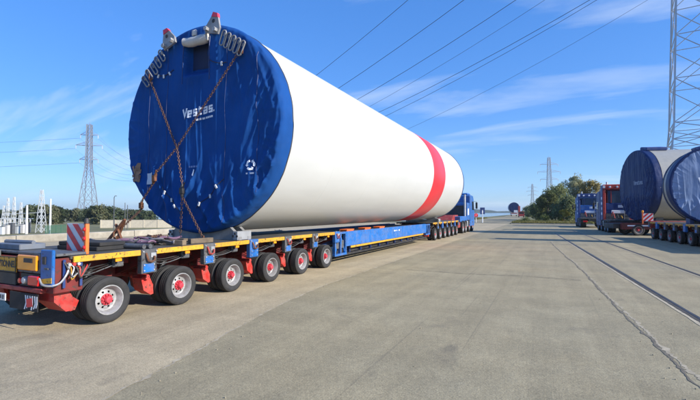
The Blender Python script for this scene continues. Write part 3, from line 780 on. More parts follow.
def hose(root, pts, r, mat, name='hose'):
    # smooth path by Catmull-Rom
    P = [Vector(p) for p in pts]; P = [P[0] * 2 - P[1]] + P + [P[-1] * 2 - P[-2]]; out = []
    for i in range(1, len(P) - 2):
        for j in range(6):
            t = j / 6; a, b, c, d = P[i - 1:i + 3]
            out.append(.5 * ((2 * b) + (c - a) * t + (2 * a - 5 * b + 4 * c - d) * t * t + (3 * b - a - 3 * c + d) * t ** 3))
    out.append(P[-2])
    return MB().tube(out, r, 6).build(name, mat, root, smooth=60)
def dolly(root, y1, s, n, fine=True, zig=0):
    """n axle lines of dual wheels, spine, deck, outriggers, side brackets, swing arms"""
    ya, yb = y1 - s * .42, y1 + s * (n - 1) + s * .45
    # spine: a box girder
    m = MB(); m.box(-.42, .42, ya, yb, .62, 1.06, .02)
    for i in range(n): m.box(-.46, .46, y1 + s * i - .55, y1 + s * i - .45, .58, 1.07, .01)
    m.build('spine_beam', red_dk, root)
    m = MB(); m.box(-1.235, 1.235, ya + .02, yb - .02, 1.135, 1.185, .008)
    dk = m.build('deck_plate', deck_m, root)
    for i in range(n + 1):
        y0 = max(ya + .02, y1 + s * (i - 1) + s * .5 + .17); y2 = min(yb - .02, y1 + s * i + s * .5 - .17)
        if y2 - y0 < .1: continue
        for sx in (-1, 1):
            MB().box(sx * 1.24, sx * 1.275, y0, y2, 1.085, 1.182, .006).build('edge_rail', yellow, root)
            m = MB(); m.box(sx * .80, sx * .88, y0 - .05, y2 + .05, .93, 1.12, .01); m.build('side_channel', red_dk, root)
    for i in range(n + 1):
        yc = y1 + s * (i - .5)
        if i == 0: continue
        if i == n and not fine: pass
        for sx in (-1, 1):
            m = MB(); m.box(sx * 1.17, sx * 1.295, yc - .165, yc + .165, .74 if i < n else .80, 1.19, .012)
            b = m.build('side_bracket', grey_st if (i + zig) % 3 else blue, root)
            m = MB(); m.box(sx * 1.296, sx * 1.306, yc - .135, yc + .10, .765 if i < n else .83, .92, .004); m.build('blue_plate', blue, b)
            if fine:
                pts = [(sx * 1.30, yc - .08, 1.12), (sx * 1.34, yc - .085, 1.06), (sx * 1.345, yc - .06, .98), (sx * 1.335, yc + .01, .955), (sx * 1.345, yc + .07, .985), (sx * 1.33, yc + .08, 1.06)]
                m = MB(); m.tube(pts, .020, 7); m.build('lashing_ring', rust if i % 2 else red, b, smooth=50)
                m = MB(); m.box(sx * 1.296, sx * 1.312, yc + .02, yc + .13, 1.03, 1.12, .004); m.build('plate', galv, b)
            m = MB()
            for (by_, bz_) in ((-.12, .80), (.09, .80), (-.12, .90), (.09, .90), (-.14, 1.15), (.14, 1.15)): m.lathe([(.001, 1.318), (.014, 1.316), (.015, 1.300)], 'x', 6, (0, yc + by_, bz_ if i < n else bz_ + .05))
            if sx < 0: m.v = [(-a, b_, c_) for a, b_, c_ in m.v]
            m.build('bolts', galv, b)['kind'] = 'stuff'
            # outrigger
            m = MB(); m.prism([(sx * .40, .66), (sx * 1.17, .93), (sx * 1.17, 1.13), (sx * .40, 1.13)], yc - .07, yc - .05, 'xz'); m.prism([(sx * .40, .66), (sx * 1.17, .93), (sx * 1.17, 1.13), (sx * .40, 1.13)], yc + .05, yc + .07, 'xz')
            m.box(sx * .40, sx * 1.16, yc - .09, yc + .09, 1.10, 1.132)
            m.build('outrigger', red_dk, root)
    for i in range(n):
        yc = y1 + s * i
        for sx in (-1, 1):
            # axle beam between dual wheels
            m = MB(); m.tube([(sx * .46, yc, .39), (sx * 1.16, yc, .39)], .075, 12); m.box(sx * .52, sx * .76, yc - .14, yc + .14, .28, .50, .02); m.build('axle', red_dk, root, smooth=40)
            # knee-shaped swing arm reaching down behind the wheel
            poly = [(yc - .26, 1.05), (yc - .56, 1.04), (yc - .62, .70), (yc - .56, .42), (yc - .38, .26), (yc - .05, .28), (yc + .02, .48), (yc - .30, .52), (yc - .42, .66), (yc - .34, .86)]
            m = MB(); m.prism(poly, sx * .50, sx * .74, 'yz'); a = m.build('swing_arm', red_dk, root)  # arm darker than its flange: shade below the deck is in the colour
            m = MB(); m.prism([(yc - .66, .60), (yc - .60, .36), (yc - .44, .25), (yc - .30, .28), (yc - .40, .46), (yc - .50, .66)], sx * .66, sx * .93, 'yz')
            m.tube([(sx * .56, yc - .57, .62), (sx * 1.0, yc - .57, .62)], .05, 12); m.build('arm_flange', red_br, a)
            m = MB(); m.box(sx * 1.243, sx * 1.252, yc + .12, yc + .24, 1.02, 1.07, .003); m.box(sx * 1.20, sx * 1.243, yc + .14, yc + .22, 1.03, 1.09); m.build('side_reflector', amber, root)
            m = MB(); m.box(sx * .92, sx * 1.06, yc + .20, yc + .42, .90, 1.06, .015); m.tube([(sx * 1.06, yc + .26, 1.0), (sx * 1.12, yc + .26, 1.0)], .025, 8); m.build('valve_block', grey_st, root)
            for hk in range(3): hose(root, [(sx * (1.04 + .03 * hk), yc - .70, 1.02 - .03 * hk), (sx * (1.05 + .03 * hk), yc - .35, .93 - .035 * hk + .02 * math.sin(yc * 3 + hk)), (sx * (1.03 + .03 * hk), yc + .05, .97 - .03 * hk), (sx * (1.0 + .03 * hk), yc + .24, 1.0 - .02 * hk)], .011, (black_p, black_p, grey_st)[hk])
            # suspension ram
            m = MB(); m.tube([(sx * .86, yc - .30, .52), (sx * .84, yc - .12, .78)], .035, 10); m.tube([(sx * .84, yc - .12, .78), (sx * .82, yc + .04, 1.02)], .055, 10); m.build('suspension_ram', black_p, root, smooth=40)
            wheel(root, sx * 1.185, yc, sx)
            wheel(root, sx * .895, yc, -sx, True)
    return ya, yb
def marker_board(root, x0, x1, y, z0, z1, face=-1, lean=1, post=True):
    """red and white diagonal striped board with a beacon column"""
    m = MB(); m.box(x0, x1, y, y + .02, z0, z1, .004); b = m.build('marker_board', whitestripe, root)
    w_, h_ = x1 - x0, z1 - z0; sw = .15
    for k in range(-6, 9):
        # stripes running at 45 degrees, clipped to the board
        lo = k * sw * 2; poly = []
        steps = 12
        def inside(u0):
            pts = []
            for v in (0, h_):
                pass
            return pts
        quad = [(lo, 0), (lo + sw, 0), (lo + sw + h_, h_), (lo + h_, h_)]
        def clip(p, ax, val, sg):
            out = []
            for i in range(len(p)):
                a, b_ = p[i], p[(i + 1) % len(p)]
                ia, ib = sg * (a[ax] - val) >= 0, sg * (b_[ax] - val) >= 0
                if ia: out.append(a)
                if ia != ib:
                    t = (val - a[ax]) / (b_[ax] - a[ax]); out.append((a[0] + (b_[0] - a[0]) * t, a[1] + (b_[1] - a[1]) * t))
            return out
        q = clip(clip(quad, 0, .008, 1), 0, w_ - .008, -1)
        if len(q) < 3: continue
        if lean > 0: q = [(w_ - u, v) for u, v in q]
        g = MB(); yy = y - .004 if face < 0 else y + .024
        g.add([(x0 + u, yy, z0 + .004 + v * (h_ - .008) / h_) for u, v in q], [tuple(range(len(q)))])
        g.build('stripe', redstripe, b)
    if post:
        px_ = x1 + .03
        m = MB(); m.box(px_ - .025, px_ + .03, y - .01, y + .05, z0 - .03, z1, .006); p = m.build('beacon_post', orange, root)
        for k in range(3): MB().lathe([(.001, -.035), (.03, -.03), (.034, -.01), (.034, .0)], 'y', 12, (px_, y - .01, z0 + .08 + .15 * k)).build('marker_lamp', redlens, p, smooth=40)
        MB().lathe([(.04, z1), (.04, z1 + .02), (.036, z1 + .03), (.034, z1 + .07), (.02, z1 + .09), (.001, z1 + .093)], 'z', 14, (px_, y + .02, 0)).build('beacon', black_p, p, smooth=40)
    return b

trailer = thing('heavy_trailer', 'long blue and red multi axle trailer carrying the white tower section', 'trailer', (TX, 3.72, 0))
Y0 = 3.72
ya, yb = dolly(trailer, 4.62 - Y0, 1.534, 6)
# rear end
m = MB(); m.box(-1.20, 1.20, .06, .50, .62, 1.16, .015); m.build('rear_crossbeam', red_dk, trailer)
for sx in (-1, 1):
    m = MB(); m.box(sx * .94, sx * 1.25, 0, .05, .74, 1.30, .012); e = m.build('end_panel', blue, trailer)
    MB().prism([(sx * .95, .775), (sx * 1.245, .80), (sx * 1.245, .885), (sx * .95, .845)], -.006, .0, 'xz').build('yellow_chevron', yellow, e)
    m = MB(); m.box(sx * 1.02, sx * 1.10, -.02, 0, 1.08, 1.20, .006); m.build('latch', black_p, e)
    m = MB(); m.box(sx * 1.06, sx * 1.16, -.012, 0, 1.0, 1.03, .003); m.build('latch', grey_st, e)
    # light cluster
    m = MB(); m.box(sx * .32, sx * .935, .0, .06, .925, 1.245, .008); h = m.build('lamp_housing', grey_st, trailer)
    m = MB(); m.box(sx * .36, sx * .895, -.035, .0, .965, 1.205, .015); m.build('amber_panel', amber, h)
    m = MB(); m.box(sx * .56, sx * .80, -.045, -.035, 1.09, 1.16, .004); m.build('black_sticker', black_p, h)
    m = MB(); m.box(sx * .34, sx * .935, .03, .10, .70, .91, .008); h = m.build('lamp_housing', black_p, trailer)
    m = MB(); m.box(sx * .64, sx * .92, -.025, .03, .73, .885, .015); m.build('red_lamp', redlens, h)
    m = MB(); m.lathe([(.001, -.03), (.05, -.025), (.06, .0), (.06, .03)], 'y', 18, (sx * .52, 0, .80)); m.build('white_lamp', galv, h, smooth=40)
    m = MB(); m.lathe([(.001, -.03), (.04, -.025), (.05, .0), (.05, .03)], 'y', 18, (sx * .41, 0, .79)); m.build('small_lamp', redlens, h, smooth=40)
    m = MB(); m.box(sx * .16, sx * .95, -.03, -.018, .34, .61, .003); fl = m.build('mud_flap', blk, trailer)
    g = MB(); rr = random.Random(11)
    for k in range(6):
        x = sx * (.58 + .062 * k); g.prism([(x, .36 + .02 * (k % 3)), (x + .028, .36 + .02 * (k % 3)), (x + .075 - .02 * (k % 2), .46), (x + .05, .58), (x + .022, .58), (x + .045 - .02 * (k % 2), .465)], -.033, -.031, 'xz')
    g.build('flap_pattern', white_tx, fl)
    MB().prism([(sx * .66, .39), (sx * .82, .42), (sx * .80, .55), (sx * .64, .52)], -.0345, -.0335, 'xz').build('flap_emblem', redstripe, fl)
m = MB(); m.box(-1.0, 1.0, -.02, .10, .625, .695, .01); m.build('bumper_bar', red, trailer)
m = MB(); m.box(-.95, .30, -.02, .0, .91, 1.16, .006); sg = m.build('warning_plate', yellow, trailer)
m = MB(); 
for (a, b, c, d) in ((-.95, .30, .91, .925), (-.95, .30, 1.145, 1.16), (.285, .30, .925, 1.145), (-.95, -.935, .925, 1.145)): m.box(a, b, -.026, -.02, c, d)
m.build('plate_border', black_p, sg)
text_on('lettering', 'CONVOI EXCEPTIONNEL', .115, black_p, sg, lambda u, v: Vector((-.325 + u, -.0235, 1.035 + v * 1.25)), bold=.004, space=.92)
m = MB(); m.box(-.46, .06, -.045, -.03, .44, .56, .006); np_ = m.build('number_plate', white_p, trailer)
g = MB()
for k, (a, b) in enumerate(((-.43, .05), (-.36, .035), (-.30, .05), (-.23, .03), (-.18, .05), (-.10, .045), (-.03, .05))): g.box(a, a + b, -.048, -.0455, .465 + .01 * (k % 2), .535)
g.build('plate_marks', grey_st, np_)['kind'] = 'stuff'
m = MB(); m.box(-.30, .25, .0, .08, .70, .90, .01); m.build('coupling_block', black_p, trailer)
# blue valve box and hoses at the rear side
m = MB(); m.box(.98, 1.18, .18, .45, .88, 1.12, .012); m.build('valve_box', blue_dk, trailer)
m = MB(); m.box(1.225, 1.25, .16, .20, .70, 1.14, .004); m.box(1.225, 1.25, .42, .46, .70, 1.14, .004); m.build('guard_frame', blue_dk, trailer)
for k, (c, r) in enumerate(((black_p, .014), (yellow, .010), (galv, .012), (black_p, .014), (red_br, .011), (black_p, .012))):
    y = .18 + .045 * k
    hose(trailer, [(1.24, y, 1.10 - .02 * k), (1.29, y + .03, 1.0), (1.31, y + .08 - .05 * (k % 3), .86 - .03 * (k % 2)), (1.27, y + .15, .92 + .02 * k), (1.20, y + .20, 1.02)], r, c)
hose(trailer, [(.98, -.03, .86), (1.10, -.05, .78), (1.22, .0, .76), (1.29, .10, .80), (1.30, .2, .95), (1.24, .25, 1.08)], .016, galv)
for k in range(3):
    m = MB(); m.tube([(1.23, .24 + .07 * k, 1.06), (1.29, .24 + .07 * k, 1.06)], .026, 10); m.build('coupling', (galv, red_br, galv)[k], trailer, smooth=40)
# swing arm guard seen behind the rear panel
m = MB(); m.prism([(.12, .66), (.12, .48), (.30, .30), (.44, .30), (.50, .44), (.40, .52), (.32, .66)], .62, 1.10, 'yz'); m.build('rear_arm', red_br, trailer)
m = MB(); m.box(-1.2, 1.2, .08, .55, 1.19, 1.235, .01); m.build('rear_step', grey_st, trailer)
marker_board(trailer, .60, 1.075, .58, 1.215, 1.69)
# drawbar beam: blue box girders with yellow line, open lattice ends
bs, be = 12.98 - Y0, 26.35 - Y0
for sx in (-1, 1):
    m = MB(); m.box(sx * 1.10, sx * 1.24, bs + .95, be - 1.3, .60, 1.15, .012); g_ = m.build('side_girder', blue, trailer)
    m = MB(); m.box(sx * 1.06, sx * 1.17, bs + .2, be - 1.0, .26, .34, .012); m.build('lower_flange', black_p, trailer)  # blue flange coloured black, its shade put into the paint
    m = MB(); m.box(sx * 1.243, sx * 1.256, bs + 1.25, be - 2.0, .525, .60, .004); m.build('yellow_line', yellow, g_)
    m = MB(); m.box(sx * .92, sx * 1.0, bs + .5, be - 1, .34, .60, .01); m.build('web_plate', black_p, trailer)
    for k in range(9):
        yy = bs + 1.5 + 1.05 * k
        m = MB(); m.box(sx * 1.00, sx * 1.10, yy - .03, yy + .03, .34, .60, .004); m.build('stiffener', blue_dk, trailer)
    # open end frame: posts, diagonals, valves
    m = MB()
    for yy in (bs + .06, bs + .48, bs + .90): m.box(sx * 1.12, sx * 1.23, yy - .04, yy + .04, .30, 1.15, .006)
    m.box(sx * 1.12, sx * 1.235, bs, bs + .95, 1.08, 1.155, .006); m.box(sx * 1.12, sx * 1.235, bs, bs + .95, .30, .38, .006)
    m.bar((sx * 1.17, bs + .1, .38), (sx * 1.17, bs + .46, 1.08), .05); m.bar((sx * 1.17, bs + .5, 1.08), (sx * 1.17, bs + .88, .38), .05)
    m.build('end_frame', blue, trailer)
    m = MB()
    for yy in (be - 1.25, be - .8, be - .35): m.box(sx * 1.12, sx * 1.23, yy - .04, yy + .04, .45, 1.12, .006)
    m.box(sx * 1.12, sx * 1.235, be - 1.3, be - .3, 1.05, 1.125, .006); m.box(sx * 1.12, sx * 1.235, be - 1.3, be - .3, .45, .53, .006)
    m.bar((sx * 1.17, be - 1.2, .5), (sx * 1.17, be - .8, 1.08), .05); m.bar((sx * 1.17, be - .8, 1.08), (sx * 1.17, be - .4, .5), .05)
    m.build('end_frame', blue, trailer)
    for k in range(2):
        m = MB(); m.box(sx * 1.05, sx * 1.20, bs + .15 + .4 * k, bs + .38 + .4 * k, .55, .85, .02); m.build('valve_block', grey_st, trailer)
g = MB()
for i, wd in enumerate((.20, .10, .16)): g.box(1.2405, 1.246, bs + 6.2 + .34 * i, bs + 6.2 + .34 * i + wd, .94, 1.0)
g.build('white_marking', white_tx, trailer)
m = MB()
for k in range(7): m.box(-1.10, 1.10, bs + 1.2 + 1.7 * k, bs + 1.4 + 1.7 * k, .62, 1.0, .01)
m.box(-.4, .4, bs, be, .6, .98, .02); m.build('cross_members', blue_dk, trailer)
m = MB(); m.box(-1.09, 1.09, bs + .3, be - .6, 1.0, 1.06, .008); m.build('walkway_plate', deck_m, trailer)
dolly(trailer, 27.25 - Y0, 1.425, 6, False, 1)
m = MB(); m.prism([(34.9 - Y0, .85), (35.3 - Y0, .85), (37.6 - Y0, 1.35), (37.6 - Y0, 1.62), (35.6 - Y0, 1.62), (34.9 - Y0, 1.18)], -.75, .75, 'yz'); m.build('gooseneck', red, trailer)
for sx in (-1, 1):
    m = MB(); m.box(sx * .9, sx * 1.2, 35.05 - Y0, 35.12 - Y0, .75, 1.05, .01); m.build('tail_board', red_br, trailer)
    m = MB(); m.box(sx * 1.0, sx * 1.22, 35.2 - Y0, 36.2 - Y0, .55, 1.0, .02); m.build('tool_box', red, trailer)

# cradles that carry the tower
def cradle(y, label):
    t = thing('cradle', label, 'cradle', (TX, y, 1.19), 0, 'cradles under the white tower section')
    inner = [(TR + .02, a) for a in range(-32, 33, 4)]
    poly = [(math.sin(R_(a)) * r, TZ - 1.19 - math.cos(R_(a)) * r) for r, a in inner]
    poly = [(-1.2, 0.0), (1.2, .0), (1.2, .08)] + [p for p in reversed(poly) if abs(p[0]) < .92 and p[1] > .02] + [(-1.2, .08)]
    MB().prism(poly, 0, .10, 'xz').build('saddle_plate', grey_lug, t)
    MB().prism(poly, .34, .44, 'xz').build('saddle_plate', grey_lug, t)
    for sx in (-1, 1):
        MB().box(sx * 1.04, sx * 1.19, -.04, .48, .0, .22, .012).build('side_block', galv, t)
        for k in range(3):
            MB().lathe([(.001, -.055), (.028, -.055), (.03, -.04)], 'y', 10, (sx * (1.05 + .06 * k), 0, .10 + .06 * (k % 2))).build('bolt', black_p, t)
    return t
cradle(7.98, 'pale steel cradle with bolted corner blocks under the covered rear end')
cradle(28.6, 'pale steel cradle under the far end of the tower')

# gear on the rear deck
def stuffed(name, label, cat, mb, mat, loc, rz=0, smooth=None, group=None):
    o = mb.build(name, mat, None, smooth, loc); o.rotation_euler = (0, 0, rz); return tag(o, label, cat, group)
m = MB(); m.box(-.55, .55, -.28, .28, 0, .075, .012); m.box(-.52, .56, -.26, .27, .080, .15, .012, Matrix.Rotation(.04, 3, 'Z')); stuffed('rubber_mats', 'stack of black rubber mats on the deck just behind the striped board', 'mat', m, blk, (-7.80, 4.95, 1.188), .05)
m = MB(); m.box(-.42, .42, -.20, .20, 0, .10, .012); m.tube([(-.38, -.05, .12), (.40, .02, .12)], .035, 8); stuffed('grey_beam', 'blue grey steel beam lying across the rear deck edge', 'beam', m, M('blue_grey_steel', (.16, .19, .24), .5, .2, var=.25, dirt=.4), (-8.45, 4.10, 1.238), -.03)
m = MB(); m.tube([(-.62, 0, .05), (.62, 0, .05)], .045, 12); m.tube([(-.60, .11, .05), (.66, .11, .05)], .045, 12); stuffed('pipe_pair', 'two dark steel pipes side by side next to the rubber mats', 'pipe', m, grey_st, (-7.42, 5.25, 1.188), .10, 40)
for i, (x, y, rz, l, lab) in enumerate(((-7.35, 6.25, .12, 1.0, 'weathered timber block on the deck nearest the chain pile'), (-8.0, 6.75, -.05, 1.5, 'long weathered timber baulk on the deck before the blue cover'), (-7.05, 6.95, 1.45, .6, 'short timber block by the deck edge under the cover'))):
    m = MB(); m.box(-l / 2, l / 2, -.06, .06, 0, .11, .008); stuffed('timber_block', lab, 'timber', m, wood, (x, y, 1.188), rz, None, 'timber blocks on the trailer deck')
def coil(label, loc, rad, r, turns, mat, seed):
    rr = random.Random(seed); pts = []
    for i in range(turns * 18):
        a = i * 2 * math.pi / 18; q = rad * (1 + .12 * math.sin(a * .37 + seed)); pts.append((q * math.cos(a) * 1.3, q * math.sin(a), r + .022 * (i / 18) + .012 * math.sin(a * 2.3)))
    pts += [(rad * 1.3 + .2, .1, r), (rad * 1.3 + .5, .22, r), (rad * 1.3 + .75, .16, r)]
    return stuffed('hose_coil', label, 'hose', MB().tube(pts, r, 6), mat, loc, seed, 60)
coil('black hose coiled on the deck between striped board and chain pile', (-7.55, 5.7, 1.188), .22, .018, 4, black_p, 1)
coil('purple grey strap coil on the deck before the blue cover', (-8.35, 6.1, 1.188), .20, .016, 4, M('faded_purple_strap', (.16, .09, .14), .8, var=.3), 2)
m = MB(); rr = random.Random(9)
for k in range(9):
    p = [Vector((rr.uniform(-.35, .35), rr.uniform(-.25, .25), .03 + .018 * k)) for j in range(4)]
    chain(m, p)
stuffed('chain_pile', 'heap of rusty spare chain on the rear deck', 'chain', m, chain_m, (-7.75, 6.35, 1.188))
m = MB(); rr = random.Random(21)
for k in range(16):
    p = Vector((rr.uniform(-.6, .6), rr.uniform(-.45, .45), .02 + .008 * k)); a = rr.uniform(0, 6.28); pts = []
    for j in range(14):
        a += rr.gauss(0, .45); p = p + Vector((math.cos(a), math.sin(a) * .7, 0)) * .09; p.x = max(-.75, min(.75, p.x)); p.y = max(-.5, min(.5, p.y)); pts.append(p + Vector((0, 0, .02 * math.sin(j * .9 + k))))
    m.tube(pts, .020, 5); 
    if k % 2: m.mi = 1 if m.mi == 0 else 0
stuffed('strap_pile', 'tangled heap of grey and purple lashing straps on the deck', 'strap', m, [M('grey_webbing', (.13, .13, .15), .9, var=.3), M('faded_purple_strap', (.16, .09, .14), .8)], (-7.75, 5.85, 1.20), .2, 60)
t = thing('chain_stand', 'crossed rusty steel stand holding the chain at the far deck edge', 'stand', (-9.2, 6.45, 1.186))
for a, b in (((-.28, -.05, 0), (.20, .05, .52)), ((.26, -.05, 0), (-.12, .05, .40)), ((-.30, .2, 0), (.20, .05, .52))): MB().bar(a, b, .05, .05).build('leg', rust, t)
MB().bar((-.3, .08, .03), (.3, .08, .03), .05, .05).build('foot_bar', rust, t)
m = MB(); m.box(-.16, .16, -.34, .34, 0, .13, .03); m.box(-.17, .17, -.36, .36, .11, .15, .012)
stuffed('orange_crate', 'orange plastic crate on the walkway nearest the rear wheels', 'crate', m, orange, (-7.18, 14.7, 1.062), .05, None, 'orange crates on the trailer walkway')
for x, y, lab in ((-7.2, 16.5, 'orange plastic crate in the middle of the walkway'), (-7.16, 18.1, 'orange plastic crate on the walkway nearest the front wheels')):
    o = bpy.data.objects['orange_crate'].copy(); col.objects.link(o); o.location = (x, y, 1.062); o['label'] = lab
#==TRUCKS==
# ------------------------------------------------------------------ tractors
def tractor(loc, rz, label, body, head, accent, headboard='ballast', ht=3.55, fh=3.95):
    t = thing('tractor_truck', label, 'truck', loc, rz)
    # chassis
    m = MB()
    for sx in (-1, 1): m.box(sx * .36, sx * .46, -1.3, 6.0, .78, 1.02, .01)
    for y in (-1.2, .7, 2.4, 4.2): m.box(-.36, .36, y - .06, y + .06, .8, 1.0)
    m.build('chassis', black_p, t)
    # cab shell: extruded side profile with raked screen
    y0, y1 = 3.75, 6.15; z0 = 1.05
    prof = [(y0, z0), (y1 - .02, z0 - .35), (y1, z0 + .65), (y1 - .10, 2.05), (y1 - .38, ht - .42), (y1 - .75, ht - .05), (y0 + .15, ht), (y0, ht - .12)]
    m = MB(); n = len(prof); vs = []
    for x, ins in ((-1.24, 0), (-1.17, .0), (1.17, .0), (1.24, 0)):
        k = 1 if abs(x) < 1.2 else .965
        for (p, q) in prof: vs.append((x, (p - (y0 + y1) / 2) * k + (y0 + y1) / 2, (q - 2.2) * k + 2.2))
    fs = [tuple(range(n - 1, -1, -1)), tuple(range(3 * n, 4 * n))]
    for j in range(3):
        for k in range(n): fs.append((j * n + k, j * n + (k + 1) % n, (j + 1) * n + (k + 1) % n, (j + 1) * n + k))
    m.add(vs, fs); cab = m.build('cab', body, t)
    m = MB(); m.add([(-1.05, y1 - .085, 2.03), (1.05, y1 - .085, 2.03), (1.02, y1 - .355, ht - .50), (-1.02, y1 - .355, ht - .50)], [(0, 1, 2, 3)]); 
    m.v = [(a, b + .012, c) for a, b, c in m.v]; m.build('windscreen', glass, cab)
    m = MB(); m.box(-1.0, 1.0, y1 + .002, y1 + .03, 1.0, 1.75, .01); 
    for k in range(4): m.box(-.95, .95, y1 + .03, y1 + .05, 1.06 + .17 * k, 1.12 + .17 * k, .004)
    m.build('grille', black_p, cab)
    for sx in (-1, 1):
        m = MB(); m.box(sx * .72, sx * 1.14, y1 + .0, y1 + .04, .78, .98, .015); m.build('headlight', galv, cab)
        m = MB(); m.prism([(y1 - 1.35, 2.08), (y1 - .28, 2.08), (y1 - .50, 2.92), (y1 - 1.35, 2.92)], sx * 1.238, sx * 1.248, 'yz'); dr_ = m.build('side_window', glass, cab)
        m = MB(); m.box(sx * 1.238, sx * 1.252, y1 - 1.42, y1 - 1.40, .95, 3.0); m.box(sx * 1.238, sx * 1.26, y1 - 1.32, y1 - 1.14, 1.82, 1.86); m.build('door_edge', black_p, cab)
        m = MB(); m.tube([(sx * 1.2, y1 - .25, 2.95), (sx * 1.48, y1 - .12, 2.92), (sx * 1.48, y1 - .12, 2.15), (sx * 1.2, y1 - .22, 2.12)], .022, 6); mi = m.build('mirror_arm', black_p, cab)
        m = MB(); m.box(sx * 1.38, sx * 1.58, y1 - .18, y1 - .06, 2.22, 2.85, .03); m.build('mirror', black_p, mi)
        m = MB(); m.prism([(3.35, .55), (5.95, .55), (5.95, 1.06), (5.5, 1.14), (4.7, 1.14), (4.2, 1.06), (3.35, 1.06)], sx * 1.16, sx * 1.245, 'yz'); m.build('side_skirt', body, t)
        m = MB(); m.box(sx * .62, sx * 1.2, 1.95, 2.95, .52, 1.05, .05); m.build('fuel_tank', galv, t)
        for y in (0, 1.36, 3.2, 5.05):
            dbl = y < 2
            wheel(t, sx * (1.10), y, sx, False, 1.30, None)
            if dbl: wheel(t, sx * .78, y, -sx, True, 1.30)
            m = MB(); m.prism([(y - .62, .62), (y - .56, .95), (y - .3, 1.12), (y + .3, 1.12), (y + .56, .95), (y + .62, .62), (y + .56, .62), (y + .5, .9), (y + .26, 1.06), (y - .26, 1.06), (y - .5, .9), (y - .56, .62)], sx * .70, sx * 1.24, 'yz'); m.build('mudguard', black_p, t)
        m = MB(); m.box(sx * .6, sx * 1.05, -1.36, -1.30, .68, .86, .01); tl = m.build('tail_lamp', redlens, t)
    m = MB(); m.box(-1.0, 1.0, 3.9, 5.3, ht - .02, ht + .18, .08); m.build('roof_spoiler', body, cab)
    m = MB(); m.tube([(-.7, 5.6, ht + .02), (.7, 5.6, ht + .02)], .03, 6); 
    rb = m.build('roof_bar', galv, cab)
    for x in (-.5, -.17, .17, .5): MB().lathe([(.001, 5.70), (.08, 5.69), (.09, 5.66), (.06, 5.58)], 'y', 12, (x, 0, ht + .10)).build('roof_lamp', white_p, rb)
    for x in (-.8, .8): MB().lathe([(.07, ht + .0), (.07, ht + .10), (.04, ht + .15), (.001, ht + .155)], 'z', 12, (x, 4.6, 0)).build('beacon', amber, cab)
    # rear tower: headboard carrying tanks and coolers behind the cab
    y2, y3 = 2.30, 3.45
    if headboard == 'ballast':
        m = MB(); m.box(-1.22, 1.22, y2, y3, 1.10, 2.75, .05); hb = m.build('equipment_tower', head, t)
        m = MB(); m.box(-.9, .9, y2 - .02, y2, 1.3, 2.5, .01); m.build('cooler_grille', black_p, hb)
        m = MB(); m.box(-1.18, 1.18, -.95, 2.2, 1.02, 1.50, .04); m.build('ballast_box', head, t)
        m = MB(); m.box(-.3, .3, 1.223, 1.226, 0, .01); 
        for sx in (-1, 1):
            m = MB(); m.box(sx * 1.222, sx * 1.23, y2 + .2, y2 + .7, 1.6, 2.2, .004); m.build('white_panel', white_tx, hb)
            m = MB(); m.tube([(sx * 1.0, y2 - .15, 1.2), (sx * 1.0, y2 - .15, 3.5)], .09, 10); m.build('exhaust_stack', galv, hb, smooth=40)
    else:
        m = MB()
        m.box(.98, 1.24, y2, y3, 1.10, fh, .03); m.box(-1.20, -.98, y2, y2 + .12, 1.10, fh, .03)
        MB().box(-1.24, -.98, y2 + .125, y3, 1.10, fh - .05, .03).build('left_cabinet', body, t)
        m.box(-.98, .98, y2, y3, fh - .5, fh, .03); m.box(-.98, .98, y2 + .5, y3, 1.1, fh - .55)
        hb = m.build('equipment_tower', head, t)
        m = MB(); m.box(-.80, .97, y2 + .10, y2 + .495, 2.75, fh - .62, .02); m.build('rear_window', M('bluish_reflection_glass', (.05, .075, .11), .08, spec=.9), hb)  # bluish base colour stands in for a reflection on the dark window
        m = MB(); m.box(-.97, .97, y2 + .06, y2 + .495, 1.76, 2.745, .03); m.box(-.9, -.2, y2 + .03, y2 + .06, 2.1, 2.65, .01); m.build('rear_panel', body, hb)
        m = MB(); m.box(.05, .85, y2 + .035, y2 + .06, 2.3, 2.55, .005); m.build('pale_plate', white_tx, hb)
        for xx in (-.5, .35): MB().box(xx - .03, xx + .03, y2 + .07, y2 + .10, 2.76, fh - .6).build('window_bar', head, hb)
        m = MB(); m.box(-.5, .6, y2 - .02, y2 + .3, 1.75, 2.05, .02); m.build('white_plate', white_tx, hb)
        m = MB(); m.box(-.97, .97, y2 + .0, y2 + .40, 1.12, 1.75, .03); m.build('cooler_box', grey_st, hb)
        m = MB()
        for k in range(7): m.bar((.55, y2 - .03, 1.3 + .3 * k), (.93, y2 - .03, 1.3 + .3 * k), .03)
        for xx in (.55, .93): m.bar((xx, y2 - .03, 1.15), (xx, y2 - .03, 3.3), .035)
        m.build('ladder', galv, hb)
        for k in range(3): hose(t, [(-.5 + .35 * k, y2, 1.5), (-.5 + .35 * k, y2 - .6, 1.9 - .2 * k), (-.4 + .3 * k, y2 - 1.0, 1.3)], .035, (red_br, black_p, yellow)[k])
        for xx in (-.6, 0, .6): MB().lathe([(.001, y2 - .09), (.09, y2 - .08), (.10, y2 - .03), (.07, y2)], 'y', 12, (xx, 0, fh - .25)).build('work_lamp', whitestripe, hb)
        for k in range(4): MB().box(-1.248, -1.241, y2 + .25, y2 + .8 - .1 * (k % 2), 1.6 + .5 * k, 1.85 + .5 * k).build('white_graphic', white_tx, hb)
        for sx in (-1, 1):
            MB().box(sx * 1.0, sx * 1.2, y2 - .02, y2 - .002, fh - .35, fh - .1, .006).build('lamp', accent, hb)
        m = MB(); m.tube([(-.7, y3 - .2, fh - .05), (-.7, y3 - .2, fh + .3)], .08, 10); m.build('exhaust_stack', galv, hb, smooth=40)
        m = MB(); m.box(-1.2, 1.2, -1.2, 2.2, 1.02, 1.16, .02); m.build('rear_deck', deck_m, t)
